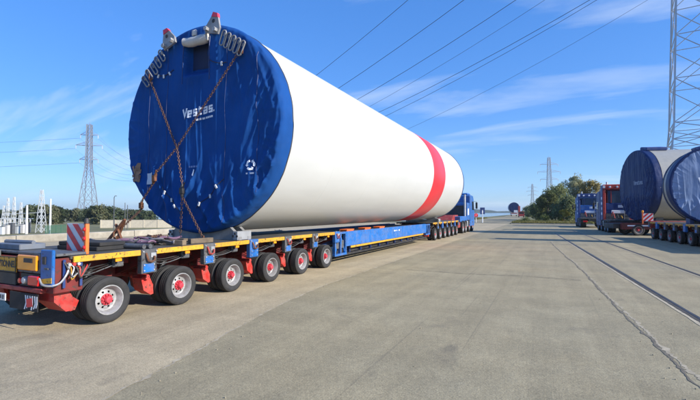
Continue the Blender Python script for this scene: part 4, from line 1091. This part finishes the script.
    m = MB(); m.lathe([(.001, 1.20), (.5, 1.20), (.55, 1.15), (.55, 1.02)], 'z', 20, (0, .6, 0)); m.build('fifth_wheel', black_p, t)
    return t
tractor((TX + .05, 37.2, 0), 0, 'blue tractor truck pulling the white tower section', blue, blue, amber)

# ------------------------------------------------------------------ the loaded trailer on the right
RB = R_(4.5)
fB = Vector((-math.sin(RB), math.cos(RB))); rB = Vector((math.cos(RB), math.sin(RB)))
oB = Vector((7.86, 35.3))
def PB(x, y): p = oB + rB * x + fB * y; return p
tb = thing('heavy_trailer', 'dark multi axle trailer on the right under the pale covered section', 'trailer', (oB.x, oB.y, 0), RB)
dolly(tb, -1.6 * 7, 1.6, 8, False, 2)
marker_board(tb, -1.66, -1.0, .86, 1.22, 1.78, lean=-1, post=False)
m = MB(); m.box(-1.24, 1.24, .6, .9, .7, 1.25, .02); m.build('front_crossbeam', red, tb)
for sx in (-1, 1):
    m = MB(); m.box(sx * 1.6, sx * 1.68, .85, .92, 1.0, 1.85, .01); p = m.build('beacon_post', orange, tb)
    MB().lathe([(.07, 1.85), (.075, 1.95), (.05, 2.0), (.001, 2.01)], 'z', 12, (sx * 1.64, .88, 0)).build('beacon', amber, p)

p = PB(.38, -5.3)
t2, c2 = make_tower((p.x, p.y, 3.42), RB, 'tower section with a crumpled pale blue end cover at the right edge', 2.2, 1.4, 2.2, 40, tarp_pale, tarp_navy, .45, .3, grey_shell)
def on_c2(u, v):
    x, z = -.05 + u, .25 + v; b = max(-cover_y(x + a, z + c, 40, 2.2) for a in (-.05, 0, .05) for c in (-.05, 0, .05)); return Vector((x, -b - .012, z))
stroke_text('lettering', 'Vestas.', .36, white_tx, c2, on_c2)
MB().lathe([(2.08, .005), (2.20, -.03), (2.255, .0), (2.262, .55), (2.24, .56)], 'y', 120).build('wrap_shade_ring', tarp_navy, c2, smooth=50)  # navy ring over the pale wrap: the wrap's shade as colour
for a in (-14, 12):
    m = MB(); m.box(-.42, .42, -.0, .6, 2.2, 2.36, .03); m.v = [tuple(Matrix.Rotation(R_(a), 3, 'Y') @ Vector(v)) for v in m.v]; m.build('rim_clamp', blue_dk, t2)
# the section beyond lies across, its navy end to the left
HC = R_(-74.6); bx, by = cw(636, 34); ax3 = Vector((math.sin(-HC), math.cos(-HC)))
t3, c3 = make_tower((bx, by, 4.06), HC, 'grey tower section lying across with a navy cover on its left end', 2.88, 6.4, 2.88, 60, tarp_navy, tarp_navy, .55, .3, grey_shell)
def on_c3(u, v):
    x, z = .6 + u, .2 + v; b = max(-cover_y(x + a, z + c, 60, 2.88) for a in (-.05, 0, .05) for c in (-.05, 0, .05)); return Vector((x, -b - .012, z))
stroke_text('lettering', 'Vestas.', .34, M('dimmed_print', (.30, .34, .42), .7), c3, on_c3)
m = MB(); m.box(-.5, .5, .35, 1.9, 2.84, 3.12, .06); m.v = [tuple(Matrix.Rotation(R_(10), 3, 'Y') @ Vector(v)) for v in m.v]; m.build('folded_cover', blue_dk, t3)
for (x0_, n_) in ((0, 'a'),):
    ll = thing('low_loader', 'red low loader trailer under the grey section lying across', 'trailer', (bx - ax3.x * 1.6, by - ax3.y * 1.6, 0), HC)
    for sx in (-1, 1):
        MB().box(sx * .9, sx * 1.2, 0, 9.5, .50, 1.02, .02).build('low_girder', red_dk, ll); MB().box(sx * 1.201, sx * 1.21, .4, 9.2, .74, .84).build('pale_line', white_tx, ll)
        for y in (1.2, 2.6, 4.0, 5.4, 6.8): wheel(ll, sx * 1.10, y, sx, False, 1.15)
    MB().box(-.9, .9, 0, 9.5, .62, .98, .01).build('deck', deck_m, ll)
    MB().box(-.9, .9, -.5, -.02, .55, .95, .03).build('front_beam', black_p, ll)
def cradle_b(px, py, rz, rr_, zc, bz, lab):
    t = thing('cradle', lab, 'cradle', (px, py, bz), rz, 'cradles on the right trailers')
    poly = [(-1.15, 0), (1.15, 0)] + [(math.sin(R_(a)) * (rr_ + .03), zc - bz - math.cos(R_(a)) * (rr_ + .03)) for a in range(26, -27, -4)]
    poly = [q for q in poly if q[1] > -.001]
    MB().prism(poly, -.25, .25, 'xz').build('saddle', grey_st, t)
    for sx in (-1, 1): MB().box(sx * .95, sx * 1.16, -.3, .3, .0, .35, .02).build('side_block', blue_dk, t)
p = PB(.38, -4.6); cradle_b(p.x, p.y, RB, 2.2, 3.42, 1.19, 'dark steel cradle under the pale covered section')
cradle_b(bx + ax3.x * 1.1, by + ax3.y * 1.1, HC, 2.88, 4.06, 1.02, 'dark steel cradle near the navy end of the section lying across')
cradle_b(bx + ax3.x * 5.4, by + ax3.y * 5.4, HC, 2.88, 4.06, 1.02, 'dark steel cradle at the hidden end of the section lying across')
tractor((6.15, 44.6, 0), R_(3.0), 'blue tractor with a red rear frame just left of the navy covered end', blue_dk, red_br, whitestripe, 'frame', 4.0, 4.55)
tractor((4.75, 57.5, 0), R_(2.0), 'all blue tractor parked in front of the trees', blue, blue_dk, whitestripe, 'frame', 3.8, 4.2)  # rear frame in darker blue: its unlit look is put into the colour
#==BACKGROUND==
# ------------------------------------------------------------------ vegetation
def leaf_mat(name, c, c2, sc=1.3):
    m = bpy.data.materials.new(name); m.use_nodes = True; t = m.node_tree; l = t.links.new; b = t.nodes['Principled BSDF']
    tcn = t.nodes.new('ShaderNodeTexCoord'); n = t.nodes.new('ShaderNodeTexNoise'); n.inputs['Scale'].default_value = sc; n.inputs['Detail'].default_value = 4; l(tcn.outputs['Object'], n.inputs['Vector'])
    mr = t.nodes.new('ShaderNodeMapRange'); mr.inputs[1].default_value = .35; mr.inputs[2].default_value = .65; l(n.outputs['Fac'], mr.inputs[0])
    mx_ = t.nodes.new('ShaderNodeMix'); mx_.data_type = 'RGBA'; mx_.inputs[6].default_value = (*c, 1); mx_.inputs[7].default_value = (*c2, 1); l(mr.outputs[0], mx_.inputs[0])
    l(mx_.outputs[2], b.inputs['Base Color']); b.inputs['Roughness'].default_value = .6; b.inputs['Specular IOR Level'].default_value = .3
    tr = t.nodes.new('ShaderNodeBsdfTranslucent'); l(mx_.outputs[2], tr.inputs['Color'])
    ms = t.nodes.new('ShaderNodeMixShader'); ms.inputs[0].default_value = .25; l(b.outputs[0], ms.inputs[1]); l(tr.outputs[0], ms.inputs[2]); l(ms.outputs[0], t.nodes['Material Output'].inputs[0])
    return m
leaf_g = leaf_mat('green_leaves', (.15, .19, .055), (.25, .25, .09))
leaf_y = leaf_mat('autumn_leaves', (.22, .19, .06), (.32, .25, .08))
leaf_d = leaf_mat('dark_leaves', (.11, .145, .05), (.19, .20, .075))
leaf_s = leaf_mat('silver_leaves', (.26, .27, .13), (.36, .34, .18))
leaf_far = leaf_mat('far_dark_leaves', (.055, .08, .035), (.095, .11, .05))
leaf_far2 = leaf_mat('far_olive_leaves', (.08, .095, .04), (.13, .125, .06))
bark = M('bark', (.10, .08, .06), .9, var=.3, scale=6)
def tree(loc, h, sp, label, mat, seed, group, nc=46, nl=75, ls=.34, low=.12):
    rr = random.Random(seed); t = thing('tree', label, 'tree', loc, rr.uniform(0, 6), group)
    m = MB(); m.tube([(0, 0, 0), (.05 * sp, 0, h * .25), (.02, .06 * sp, h * .55), (0, .1 * sp, h * .85)], [h * .028, h * .022, h * .014, h * .004], 8)
    cl = []
    for i in range(nc):
        a = rr.uniform(0, 6.28); q = rr.random() ** .5; zz = low + (1 - low) * rr.random() ** .85
        wr_ = sp * (math.sin(math.pi * min(1, max(.06, zz * .80 + .14))) ** .7) * (.75 + .35 * noise.noise(Vector((a, zz * 3, seed))))
        c = Vector((math.cos(a) * q * wr_, math.sin(a) * q * wr_, h * zz * .95)); cl.append((c, sp * rr.uniform(.16, .34)))
    for c, r in cl[:14]:
        b = Vector((0, 0, min(h * .6, c.z * .6 + .1))); m.tube([b, b.lerp(c, .5) + Vector((0, 0, .1 * sp)), c], [h * .010, h * .006, h * .002], 5)
    m.build('trunk', bark, t, smooth=50)
    vs = []; fs = []
    for c, r in cl:
        for j in range(nl):
            d = Vector((rr.gauss(0, 1), rr.gauss(0, 1), rr.gauss(0, .8))); d.normalize(); p = c + d * r * rr.random() ** .4
            u = Vector((rr.gauss(0, 1), rr.gauss(0, 1), rr.gauss(0, 1))).normalized(); v = u.orthogonal().normalized(); s_ = ls * rr.uniform(.5, 1.25)
            k = len(vs); vs += [p + u * s_ * .6, p + v * s_ * .32, p - u * s_ * .6, p - v * s_ * .32]; fs.append((k, k + 1, k + 2, k + 3))
    me = bpy.data.meshes.new('crown'); me.from_pydata(vs, [], fs); link('crown', me, mat, t)
    return t
GR = 'trees beyond the yard on the right'
for i, (px, top, z, sp, mt, lab) in enumerate((
    (590, 180, 92, 3.9, leaf_y, 'yellowing tree above the blue parked tractor'),
    (574, 175, 96, 3.8, leaf_s, 'tallest tree of the right clump with pale foliage'),
    (558, 184, 92, 3.4, leaf_g, 'green tree in the middle of the right clump'),
    (548, 190, 84, 3.0, leaf_d, 'dark green tree at the left front of the right clump'),
    (541, 198, 92, 2.7, leaf_d, 'small dark tree at the left end of the right clump'),
    (566, 196, 80, 3.2, leaf_d, 'low dark tree in front of the pale tall tree'),
    (586, 198, 82, 2.8, leaf_g, 'low green tree behind the parked tractor'))):
    x, y = cw(px, z); h = (212 - top) / 413.08 * z + 1.9
    tree((x, y, -.06), h, sp, lab, mt, 50 + i, GR, 56, 150, .29, .04)
for i, (px, top, z, sp) in enumerate(((533, 204, 130, 3.0), (529, 206, 160, 3.0), (526, 207.5, 190, 3.2))):
    x, y = cw(px, z); tree((x, y, -.06), (212 - top) / 413.08 * z + 1.9, sp, ('nearest', 'middle', 'farthest')[i] + ' of three small trees trailing off beside the road', leaf_d, 80 + i, GR, 26, 50, .4, .02)
for i, (px, top, z, sp, lab) in enumerate(((23, 209, 125, 2.6, 'behind the busbar trestle'), (31, 206, 120, 3.2, 'left of the white mast'), (40, 206.5, 122, 3.2, 'directly behind the white mast'), (49, 205.5, 120, 3.4, 'behind the tall pale post'), (58, 207, 124, 3.0, 'right of the tall pale post'), (67, 210, 150, 3.6, 'far off right of the green fence'), (76, 210, 150, 3.6, 'far off close to the left of the pylon'), (84, 210.5, 150, 3.4, 'far off behind the pylon feet'), (93, 206, 120, 3.2, 'close to the right of the pylon'), (101, 205, 118, 3.4, 'at the left end of the cream wall'), (110, 206.5, 120, 3.2, 'behind the lamp post'), (119, 209, 130, 3.2, 'between lamp post and plain poles'), (129, 210, 150, 3.6, 'behind the plain poles'), (139, 210.5, 150, 3.6, 'right of the plain poles'), (149, 211, 150, 3.6, 'beside the edge of the blue cover'), (8, 211.5, 150, 3.4, 'behind the gantry columns'), (-2, 211, 150, 3.4, 'at the left photo edge'))):
    x, y = cw(px, z); h = (212 - top) / 413.08 * z + 3.5
    tree((x, y, -1.62), h, sp, 'round dark tree on the left horizon, ' + lab, leaf_far if i % 3 else leaf_far2, 120 + i, 'trees on the left horizon', 34, 70, .55, .02)

# grass verge: tufts and herbs (uncountable)
def tufts(name, label, area, n, hh, mat, seed):
    rr = random.Random(seed); vs = []; fs = []
    for i in range(n):
        x, y = area(rr)
        for j in range(5):
            a = rr.uniform(0, 6.28); h = hh * rr.uniform(.4, 1.3); wd = .035 * rr.uniform(.6, 1.6) * (1 + hh); dx_, dy_ = math.cos(a), math.sin(a); q = rr.uniform(.1, .5) * h
            bx, by = x + rr.gauss(0, .12), y + rr.gauss(0, .12); k = len(vs)
            vs += [(bx - dy_ * wd, by + dx_ * wd, -.07), (bx + dy_ * wd, by - dx_ * wd, -.07), (bx + dx_ * q, by + dy_ * q, h)]; fs.append((k, k + 1, k + 2))
    me = bpy.data.meshes.new(name); me.from_pydata(vs, [], fs); o = link(name, me, mat); tag(o, label, 'grass'); o['kind'] = 'stuff'; return o
grass_m = leaf_mat('verge_grass', (.15, .15, .035), (.22, .19, .06), .3)
tufts('verge_grass', 'rough yellow green grass verge in front of the trees', lambda r: (r.uniform(-5.2, 16), 70.3 + 16 * r.random() ** 1.3), 9000, .42, grass_m, 1)
tufts('verge_grass', 'rough grass along the river side beyond the tractor', lambda r: (r.uniform(-20.5, -16.6), 71 + 60 * r.random()), 2500, .35, grass_m, 2)
tufts('bank_grass', 'grass growing behind the low concrete wall on the left', lambda r: (-30.6 - 16 * r.random() ** 2, r.uniform(4, 75)), 9000, .32, leaf_g, 3); bpy.data.objects['bank_grass'].location.z = -1.55
shr = tree((2.3, 75.0, -.06), 2.3, 1.3, 'yellow green bush standing alone in the verge grass', leaf_mat('bush_leaves', (.24, .20, .035), (.30, .26, .05)), 77, None, 24, 60, .22, .05); shr.name = 'bush'; shr['category'] = 'bush'
for (x, y, h, lab) in ((-3.2, 73.5, 1.0, 'low green shrub at the left end of the verge'), (5.2, 73.0, 1.1, 'low green shrub at the right of the verge'), (-.5, 76, 1.4, 'low green shrub in the middle of the verge')):
    s_ = tree((x, y, -.06), h, h * .9, lab, leaf_g, int(h * 100), 'low shrubs in the verge', 16, 45, .18, .0); s_.name = 'shrub'; s_['category'] = 'shrub'
# kerb between yard and verge
m = MB(); m.box(-5.3, 60, 69.8, 70.05, -.05, .12, .02); tag(m.build('kerb', conc), 'long pale kerb between the yard and the grass verge', 'kerb')

# ------------------------------------------------------------------ low wall on the left, in cast lengths
wl = thing('low_wall', 'long low concrete wall along the left edge of the yard', 'wall', (-29.6, -10, 0))
me = MB().box(-.30, .30, .012, 3.988, -.05, .44, .02).mesh('wall_block')
for k in range(28):
    o = link('wall_block', me, conc, wl, (rnd.uniform(-.015, .015), 4 * k, rnd.uniform(-.012, .012)))
# ------------------------------------------------------------------ building and substation on the left
cream = M('cream_render', (.52, .46, .35), .9, var=.15)
def long_wall(px0, px1, z, h, label):
    x0, y0 = cw(px0, z); x1, y1 = cw(px1, z * 1.02); v = Vector((x1 - x0, y1 - y0)); ln = v.length; a = math.atan2(v.y, v.x)
    t = thing('cream_wall', label, 'wall', (x0, y0, -1.62), a)
    n = int(ln / 2.6); pw = ln / n
    for i in range(n):
        MB().box(pw * i + .12, pw * (i + 1) - .12, 0, .2, 0, h, .02).build('wall_panel', cream, t)
        MB().box(pw * i - .12, pw * i + .12, -.06, .26, 0, h + .08, .02).build('pilaster', cream, t)
    MB().box(.0, ln, -.04, .24, h + .002, h + .07, .01).build('coping', conc, t)
    return t
long_wall(101, 172, 90, 1.72, 'long low cream wall left of the blue cover')
long_wall(-14, 2, 88, 1.5, 'short cream wall at the left edge of the photograph')
subs = M('pale_substation_steel', (.62, .64, .64), .5, .1, var=.08)
porc = M('porcelain', (.55, .53, .50), .35, var=.1)
def lattice_mast(px, z, h, wd, label, name='lattice_mast', arms=0, mat=subs, group='pale masts of the substation'):
    x, y = cw(px, z); t = thing(name, label, 'mast', (x, y, -1.62), .4, group); s = .065; h += 1.7
    for sx in (-1, 1):
        for sy in (-1, 1): MB().bar((sx * wd, sy * wd, 0), (sx * wd * .25, sy * wd * .25, h), s).build('leg', mat, t)
    m = MB(); nb = 7
    for i in range(nb):
        a0, a1 = i / nb, (i + 1) / nb; w0, w1 = wd * (1 - .75 * a0), wd * (1 - .75 * a1)
        for (p, q) in (((-1, -1), (1, -1)), ((1, -1), (1, 1)), ((1, 1), (-1, 1)), ((-1, 1), (-1, -1))):
            m.bar((p[0] * w0, p[1] * w0, h * a0), (q[0] * w1, q[1] * w1, h * a1), s * .55); m.bar((q[0] * w0, q[1] * w0, h * a0), (p[0] * w1, p[1] * w1, h * a1), s * .55)
    m.build('bracing', mat, t)
    for k in range(arms): MB().bar((-wd * 1.6, 0, h * (.78 - .18 * k)), (wd * 1.6, 0, h * (.78 - .18 * k)), s * 1.2).build('cross_arm', mat, t)
    return t
lattice_mast(41.5, 70, 5.6, .55, 'tapering white lattice mast left of the pylon')
for i, (px, h) in enumerate(((4, 3.0), (8, 4.4), (14, 4.6), (21, 3.6))):
    lattice_mast(px, 76, h, .32, 'thin pale lattice column, %s from the left edge' % ('first', 'second', 'third', 'fourth')[i], 'gantry_column')
def post(px, z, h, r, label, mat, cat='post', name='post', group=None, lamp=False):
    x, y = cw(px, z); t = thing(name, label, cat, (x, y, -1.62), -.45, group); h += 1.7
    MB().tube([(0, 0, 0), (0, 0, h)], [r, r * .7], 8).build('pole', mat, t)
    if lamp:
        MB().tube([(0, 0, h - .05), (.4, 0, h + .12), (1.5, 0, h + .18)], [r * .6, r * .5, r * .4], 6).build('arm', mat, t)
        MB().box(1.3, 2.0, -.14, .14, h + .13, h + .23, .03).build('lamp_head', grey_st, t)
    return t
post(27, 66, 2.9, .20, 'stout pale pillar between busbars and white mast', porc)
post(50.5, 66, 3.9, .16, 'tall pale post right of the white mast', white_p)
post(114, 78, 4.6, .09, 'lamp post with an arm above the cream wall', grey_st, 'lamp post', 'lamp_post', 'lamp posts by the cream wall', True)
post(125, 80, 3.6, .08, 'plain pole right of the lamp post by the cream wall', grey_st, 'pole', 'pole')
post(127.5, 82, 3.2, .08, 'second plain pole, nearest the blue cover', grey_st, 'pole', 'pole')
# busbar trestle: insulator stacks carrying a beam
x, y = cw(0, 72)
tr_ = thing('busbar_trestle', 'pale busbar trestle with insulator stacks at the far left', 'trestle', (x, y, -1.62), .43)
for k in range(7):
    px_ = k * .9
    MB().box(px_ - .08, px_ + .08, -.08, .08, 0, 1.3).build('stand', subs, tr_)
    MB().lathe([(.09 + .05 * (j % 2), 1.3 + .1 * j) for j in range(11)], 'z', 10, (px_, 0, 0)).build('insulator', porc, tr_)
MB().bar((-.3, 0, 2.36), (6.0, 0, 2.36), .10).build('busbar', subs, tr_)
MB().bar((-.3, .9, 3.1), (6.6, .5, 3.4), .08).build('upper_busbar', subs, tr_)
for k in range(6):
    x, y = cw(2 + 5.2 * k, 64 + k); t = thing('switchgear_cabinet', 'pale switchgear cabinet, %s from the left' % ('first', 'second', 'third', 'fourth', 'fifth', 'sixth')[k], 'cabinet', (x, y, -1.62), .4, 'switchgear cabinets')
    MB().box(-.35, .35, -.25, .25, 0, 1.2 + .25 * (k % 3), .03).build('case', (subs, porc, grey_st)[k % 3], t); MB().box(-.38, .38, -.28, .28, 1.2 + .25 * (k % 3), 1.26 + .25 * (k % 3), .01).build('cap', grey_st, t)
# green mesh fence on the left
fm = M('green_fence', (.05, .15, .09), .6, var=.1)
x0, y0 = cw(46, 62); x1, y1 = cw(66, 68)
fe = thing('mesh_fence', 'short green mesh fence right of the tall pale post', 'fence', (x0, y0, -1.62), math.atan2(y1 - y0, x1 - x0)); ln = math.hypot(x1 - x0, y1 - y0)
for k in range(5): MB().box(ln * k / 4 - .03, ln * k / 4 + .03, -.03, .03, 0, 1.5).build('fence_post', fm, fe)
m = MB()
for k in range(int(ln / .12)): m.box(.12 * k, .12 * k + .03, -.008, .008, .05, 1.45)
for k in range(6): m.box(0, ln, -.012, .012, .1 + .26 * k, .13 + .26 * k)
m.build('mesh_wires', fm, fe)

# ------------------------------------------------------------------ pylons
def pylon(x, y, h, base, waist, wz, label, rz=0, th=.25, arms=(), top=None, mat=lattice_m, nb=10, group='lattice electricity pylons'):
    t = thing('pylon', label, 'pylon', (x, y, 0), rz, group)
    def wd(z): return base + (waist - base) * z / wz if z < wz else waist + ((top or waist * .7) - waist) * (z - wz) / (h - wz)
    zs = [wz * (1 - (1 - i / 4) ** 1.3) for i in range(5)] + [wz + (h - wz) * i / nb for i in range(1, nb + 1)]
    for sx in (-1, 1):
        for sy in (-1, 1):
            m = MB()
            for a, b in zip(zs[:-1], zs[1:]): m.bar((sx * wd(a), sy * wd(a), a), (sx * wd(b), sy * wd(b), b), th)
            m.build('leg', mat, t)
    faces = (((-1, -1), (1, -1)), ((1, -1), (1, 1)), ((1, 1), (-1, 1)), ((-1, 1), (-1, -1)))
    for fi, (p, q) in enumerate(faces):
        m = MB()
        for i, (a, b) in enumerate(zip(zs[:-1], zs[1:])):
            wa, wb = wd(a), wd(b)
            m.bar((p[0] * wa, p[1] * wa, a), (q[0] * wb, q[1] * wb, b), th * .5); m.bar((q[0] * wa, q[1] * wa, a), (p[0] * wb, p[1] * wb, b), th * .5)
            m.bar((p[0] * wb, p[1] * wb, b), (q[0] * wb, q[1] * wb, b), th * .45)
        m.build('bracing', mat, t)
    for (z, ln) in arms:
        for sx in (-1, 1):
            w_ = wd(z); m = MB(); tip = (sx * ln, 0, z)
            for sy in (-1, 1):
                m.bar((sx * w_, sy * w_, z), tip, th * .6); m.bar((sx * w_, sy * w_, z + h * .035), tip, th * .45)
            for k in (.3, .6): m.bar((sx * (w_ + (ln - w_) * k), -w_ * (1 - k), z), (sx * (w_ + (ln - w_) * k), w_ * (1 - k), z), th * .4)
            a = m.build('cross_arm', mat, t)
            MB().lathe([(.10 + .10 * (j % 2), z - .2 * j) for j in range(10)], 'z', 6, (sx * ln * .97, 0, 0)).build('insulator', porc, a)
    m = MB(); m.bar((0, 0, h), (0, 0, h * 1.03), th * .6); m.build('peak', mat, t)
    return t
PLX, PLY = cw(88, 217)
pylon(PLX, PLY, 48, 3.9, 1.25, 26, 'tall lattice pylon standing left of the covered tower', R_(35), .30, ((29.5, 4.6), (37, 6.6), (42.5, 4.4)), 1.0)
PRX, PRY = cw(676, 60)
PA = R_(-8)
PRX += 4.3 * math.cos(PA) - 4.3 * math.sin(PA); PRY += 4.3 * math.sin(PA) + 4.3 * math.cos(PA)
pylon(PRX, PRY, 54, 5.6, 4.3, 15, 'huge near lattice pylon at the right edge', PA, .22, ((46, 14),), 3.0, mat=M('pale_pylon_steel', (.50, .51, .53), .5, .3, var=.1), nb=6)
x, y = cw(549.5, 330); pylon(x, y, 45.5, 3.8, 1.6, 22, 'distant lattice pylon rising behind the right trees', R_(20), .26, ((28, 7), (34, 9), (40, 7)), .8, nb=6)
x, y = cw(532.5, 640); pylon(x, y, 45, 3.8, 1.6, 22, 'most distant pylon left of the right trees', R_(20), .34, ((28, 7), (34, 9), (40, 7)), .8, nb=5)

# ------------------------------------------------------------------ overhead conductors
CP = Vector((0, 0, 1.885)); PT = .02895
def ray(px, py):
    u = (px - 350) / 413.08; v = -(py - 200) / 413.08
    zc = math.cos(PT) - v * math.sin(PT); zz = math.sin(PT) + v * math.cos(PT)
    return Vector((u * CA - zc * SA, u * SA + zc * CA, zz))
wire_m = M('conductor_cable', (.06, .065, .075), .5, .5, var=.05)
def conductor(label, A, ptop, pmid, zt, r=.035, ext=1.9):
    """a sagging cable: parabola in the vertical plane through A and the point overhead"""
    d = ray(*ptop); Bp = CP + d * ((zt - CP.z) / d.z)
    h0 = Vector((Bp.x - A.x, Bp.y - A.y)); dm = ray(*pmid)
    # t where the ray in plan meets the line A-B
    den = dm.x * h0.y - dm.y * h0.x
    s_ = (A.x * h0.y - A.y * h0.x) / den
    Mp = CP + dm * s_; tm = ((Mp.x - A.x) * h0.x + (Mp.y - A.y) * h0.y) / h0.length_squared
    c0 = A.z; k = ((Mp.z - c0) / tm - (Bp.z - c0)) / (tm - 1); b1 = (Bp.z - c0) - k
    pts = []
    for i in range(61):
        t = ext * i / 60; pts.append((A.x + h0.x * t, A.y + h0.y * t, c0 + b1 * t + k * t * t))
    o = MB().tube(pts, r, 5).build('power_line', wire_m, None, 60); return tag(o, label, 'cable', 'power lines crossing the sky')
c35, s35 = math.cos(R_(35)), math.sin(R_(35))
def arm(x, z): return Vector((PLX + c35 * x, PLY + s35 * x, z))
spec = (((408, 0), (318, 74), 29.5, 4.6), ((464, 0), (342, 86), 29.5, -4.6), ((516, 0), (361, 97.5), 37, 6.6), ((545, 0), (378, 102), 37, -6.6), ((590, 0), (385, 109.5), 42.5, 4.4), ((597, 0), (392, 113), 42.5, -4.4), ((648, 0), (418, 124.5), 48, 0))
for i, (pt, pm, z, x) in enumerate(spec):
    conductor('power line leaving the top edge %s from the left, of the seven above the tower' % ('first', 'second', 'third', 'fourth', 'fifth', 'sixth', 'seventh')[i], arm(x, z - (1.8 if x else 0)), pt, pm, 30, (.032, .036, .036, .022, .036, .030, .020)[i])
for i, (x, z) in enumerate(((-4.6, 27.7), (-6.6, 35.2), (-4.4, 40.7))):
    a = arm(x, z); b = a + Vector((-230, -95, -3)); pts = [a.lerp(b, k / 30) - Vector((0, 0, 26 * (k / 30) * (1 - k / 30) * .35)) for k in range(31)]
    tag(MB().tube(pts, .05, 5).build('power_line', wire_m, None, 60), '%s power line running left from the lattice pylon' % ('lowest', 'middle', 'topmost')[i], 'cable', 'power lines left of the pylon')

# ------------------------------------------------------------------ far right: road signs, distant load, far bank
x, y = cw(482.3, 74)
t = thing('road_sign', 'dark blue rectangular sign on a white post beyond the tractor', 'sign', (x, y, -.06), R_(25))
MB().tube([(0, 0, 0), (0, 0, 2.3)], .09, 8).build('post', white_p, t); MB().box(-.42, .42, -.06, -.02, 1.55, 2.75, .02).build('panel', blue_dk, t)
MB().box(-.09, .09, -.07, -.061, 1.2, 2.2).build('pale_stripe', white_tx, t)
x, y = cw(475.8, 74)
t = thing('road_sign', 'small orange red sign on a white post beside the tractor', 'sign', (x, y, -.06), R_(25))
MB().tube([(0, 0, 0), (0, 0, 1.5)], .08, 8).build('post', white_p, t); MB().lathe([(.001, -.07), (.36, -.07), (.36, -.03), (.001, -.03)], 'y', 20, (0, 0, 1.35)).build('disc', redstripe, t)
# distant load seen end on
x, y = cw(514, 190)
dz = R_(6)
dt, dc = make_tower((x, y, 4.0), dz, 'distant tower section with a navy end seen at the end of the road', 2.3, 16, 2.3, 90, tarp_navy, tarp_navy, 1.2, .3, tower_m, band=(4, 6))
tl_ = thing('heavy_trailer', 'distant trailer under the far navy ended tower section', 'trailer', (x, y - .5, 0), dz)
MB().box(-1.25, 1.25, -1.2, 16.5, 1.0, 1.5, .03).build('deck', red, tl_)
for i in range(4):
    for sx in (-1, 1): wheel(tl_, sx * 1.1, .3 + 1.5 * i, sx, False, 1.15)
MB().box(-1.2, 1.2, -1.3, -1.22, .55, 1.05, .01).build('tail_panel', white_p, tl_)
MB().box(-.1, 1.4, -1.32, -1.25, 1.55, 2.7, .02).build('warning_board', whitestripe, tl_)
MB().box(1.7, 2.6, -1.0, -.8, .2, 4.6, .03).build('side_post', red_br, tl_)
x, y = cw(521, 150)
v_ = thing('escort_van', 'small dark red van parked at the roadside before the far trees', 'van', (x, y, -.05), R_(6))
MB().prism([(-2.2, .4), (2.2, .4), (2.25, 1.0), (1.5, 1.25), (1.0, 2.0), (-2.2, 2.05)], -.9, .9, 'yz').build('body', red, v_)
MB().box(-.75, .75, -2.22, -2.205, 1.3, 1.85).build('rear_window', glass, v_)
for sx in (-1, 1):
    for yy in (-1.4, 1.4): wheel(v_, sx * .82, yy, sx, False, .85)
    MB().box(sx * .62, sx * .86, -2.225, -2.205, .8, 1.1).build('tail_lamp', redlens, v_)
# far bank hill beyond the river
def far_bank():
    mb = MB(); n = 160; vs = []; fs = []
    for i in range(n + 1):
        px_ = -250 + (580 + 250) * i / n; z = 1500
        x, y = cw(px_, z); hh = 4 + 13 * max(0, .5 + .9 * fbm(i * .09, 1.3, 0, 4))
        x2, y2 = cw(px_, z + 260); vs += [(x, y, -1), (x, y, hh * .75), (x2, y2, hh), (x2, y2, -1)]
        if i: k = 4 * i; fs += [(k - 4, k, k + 1, k - 3), (k - 3, k + 1, k + 2, k - 2), (k - 2, k + 2, k + 3, k - 1)]
    mb.add(vs, fs); o = mb.build('hills', M('wooded_bank', (.06, .08, .05), .95, var=.4, scale=.05), None, 60); return struct(o)
far_bank()
# ------------------------------------------------------------------ thin haze in the air
hz = MB().box(-4100, 4100, -500, 7100, -4.5, 62).build('haze', None); hz['kind'] = 'stuff'; tag(hz, 'thin pale haze in the air over the whole place', 'haze')
hm = bpy.data.materials.new('haze_air'); hm.use_nodes = True; ht_ = hm.node_tree; ht_.nodes.remove(ht_.nodes['Principled BSDF'])
pv = ht_.nodes.new('ShaderNodeVolumePrincipled'); pv.inputs['Color'].default_value = (.70, .86, 1, 1); pv.inputs['Density'].default_value = .00020; pv.inputs['Anisotropy'].default_value = .2
ht_.links.new(pv.outputs[0], ht_.nodes['Material Output'].inputs['Volume']); hz.data.materials.append(hm)
#==END==
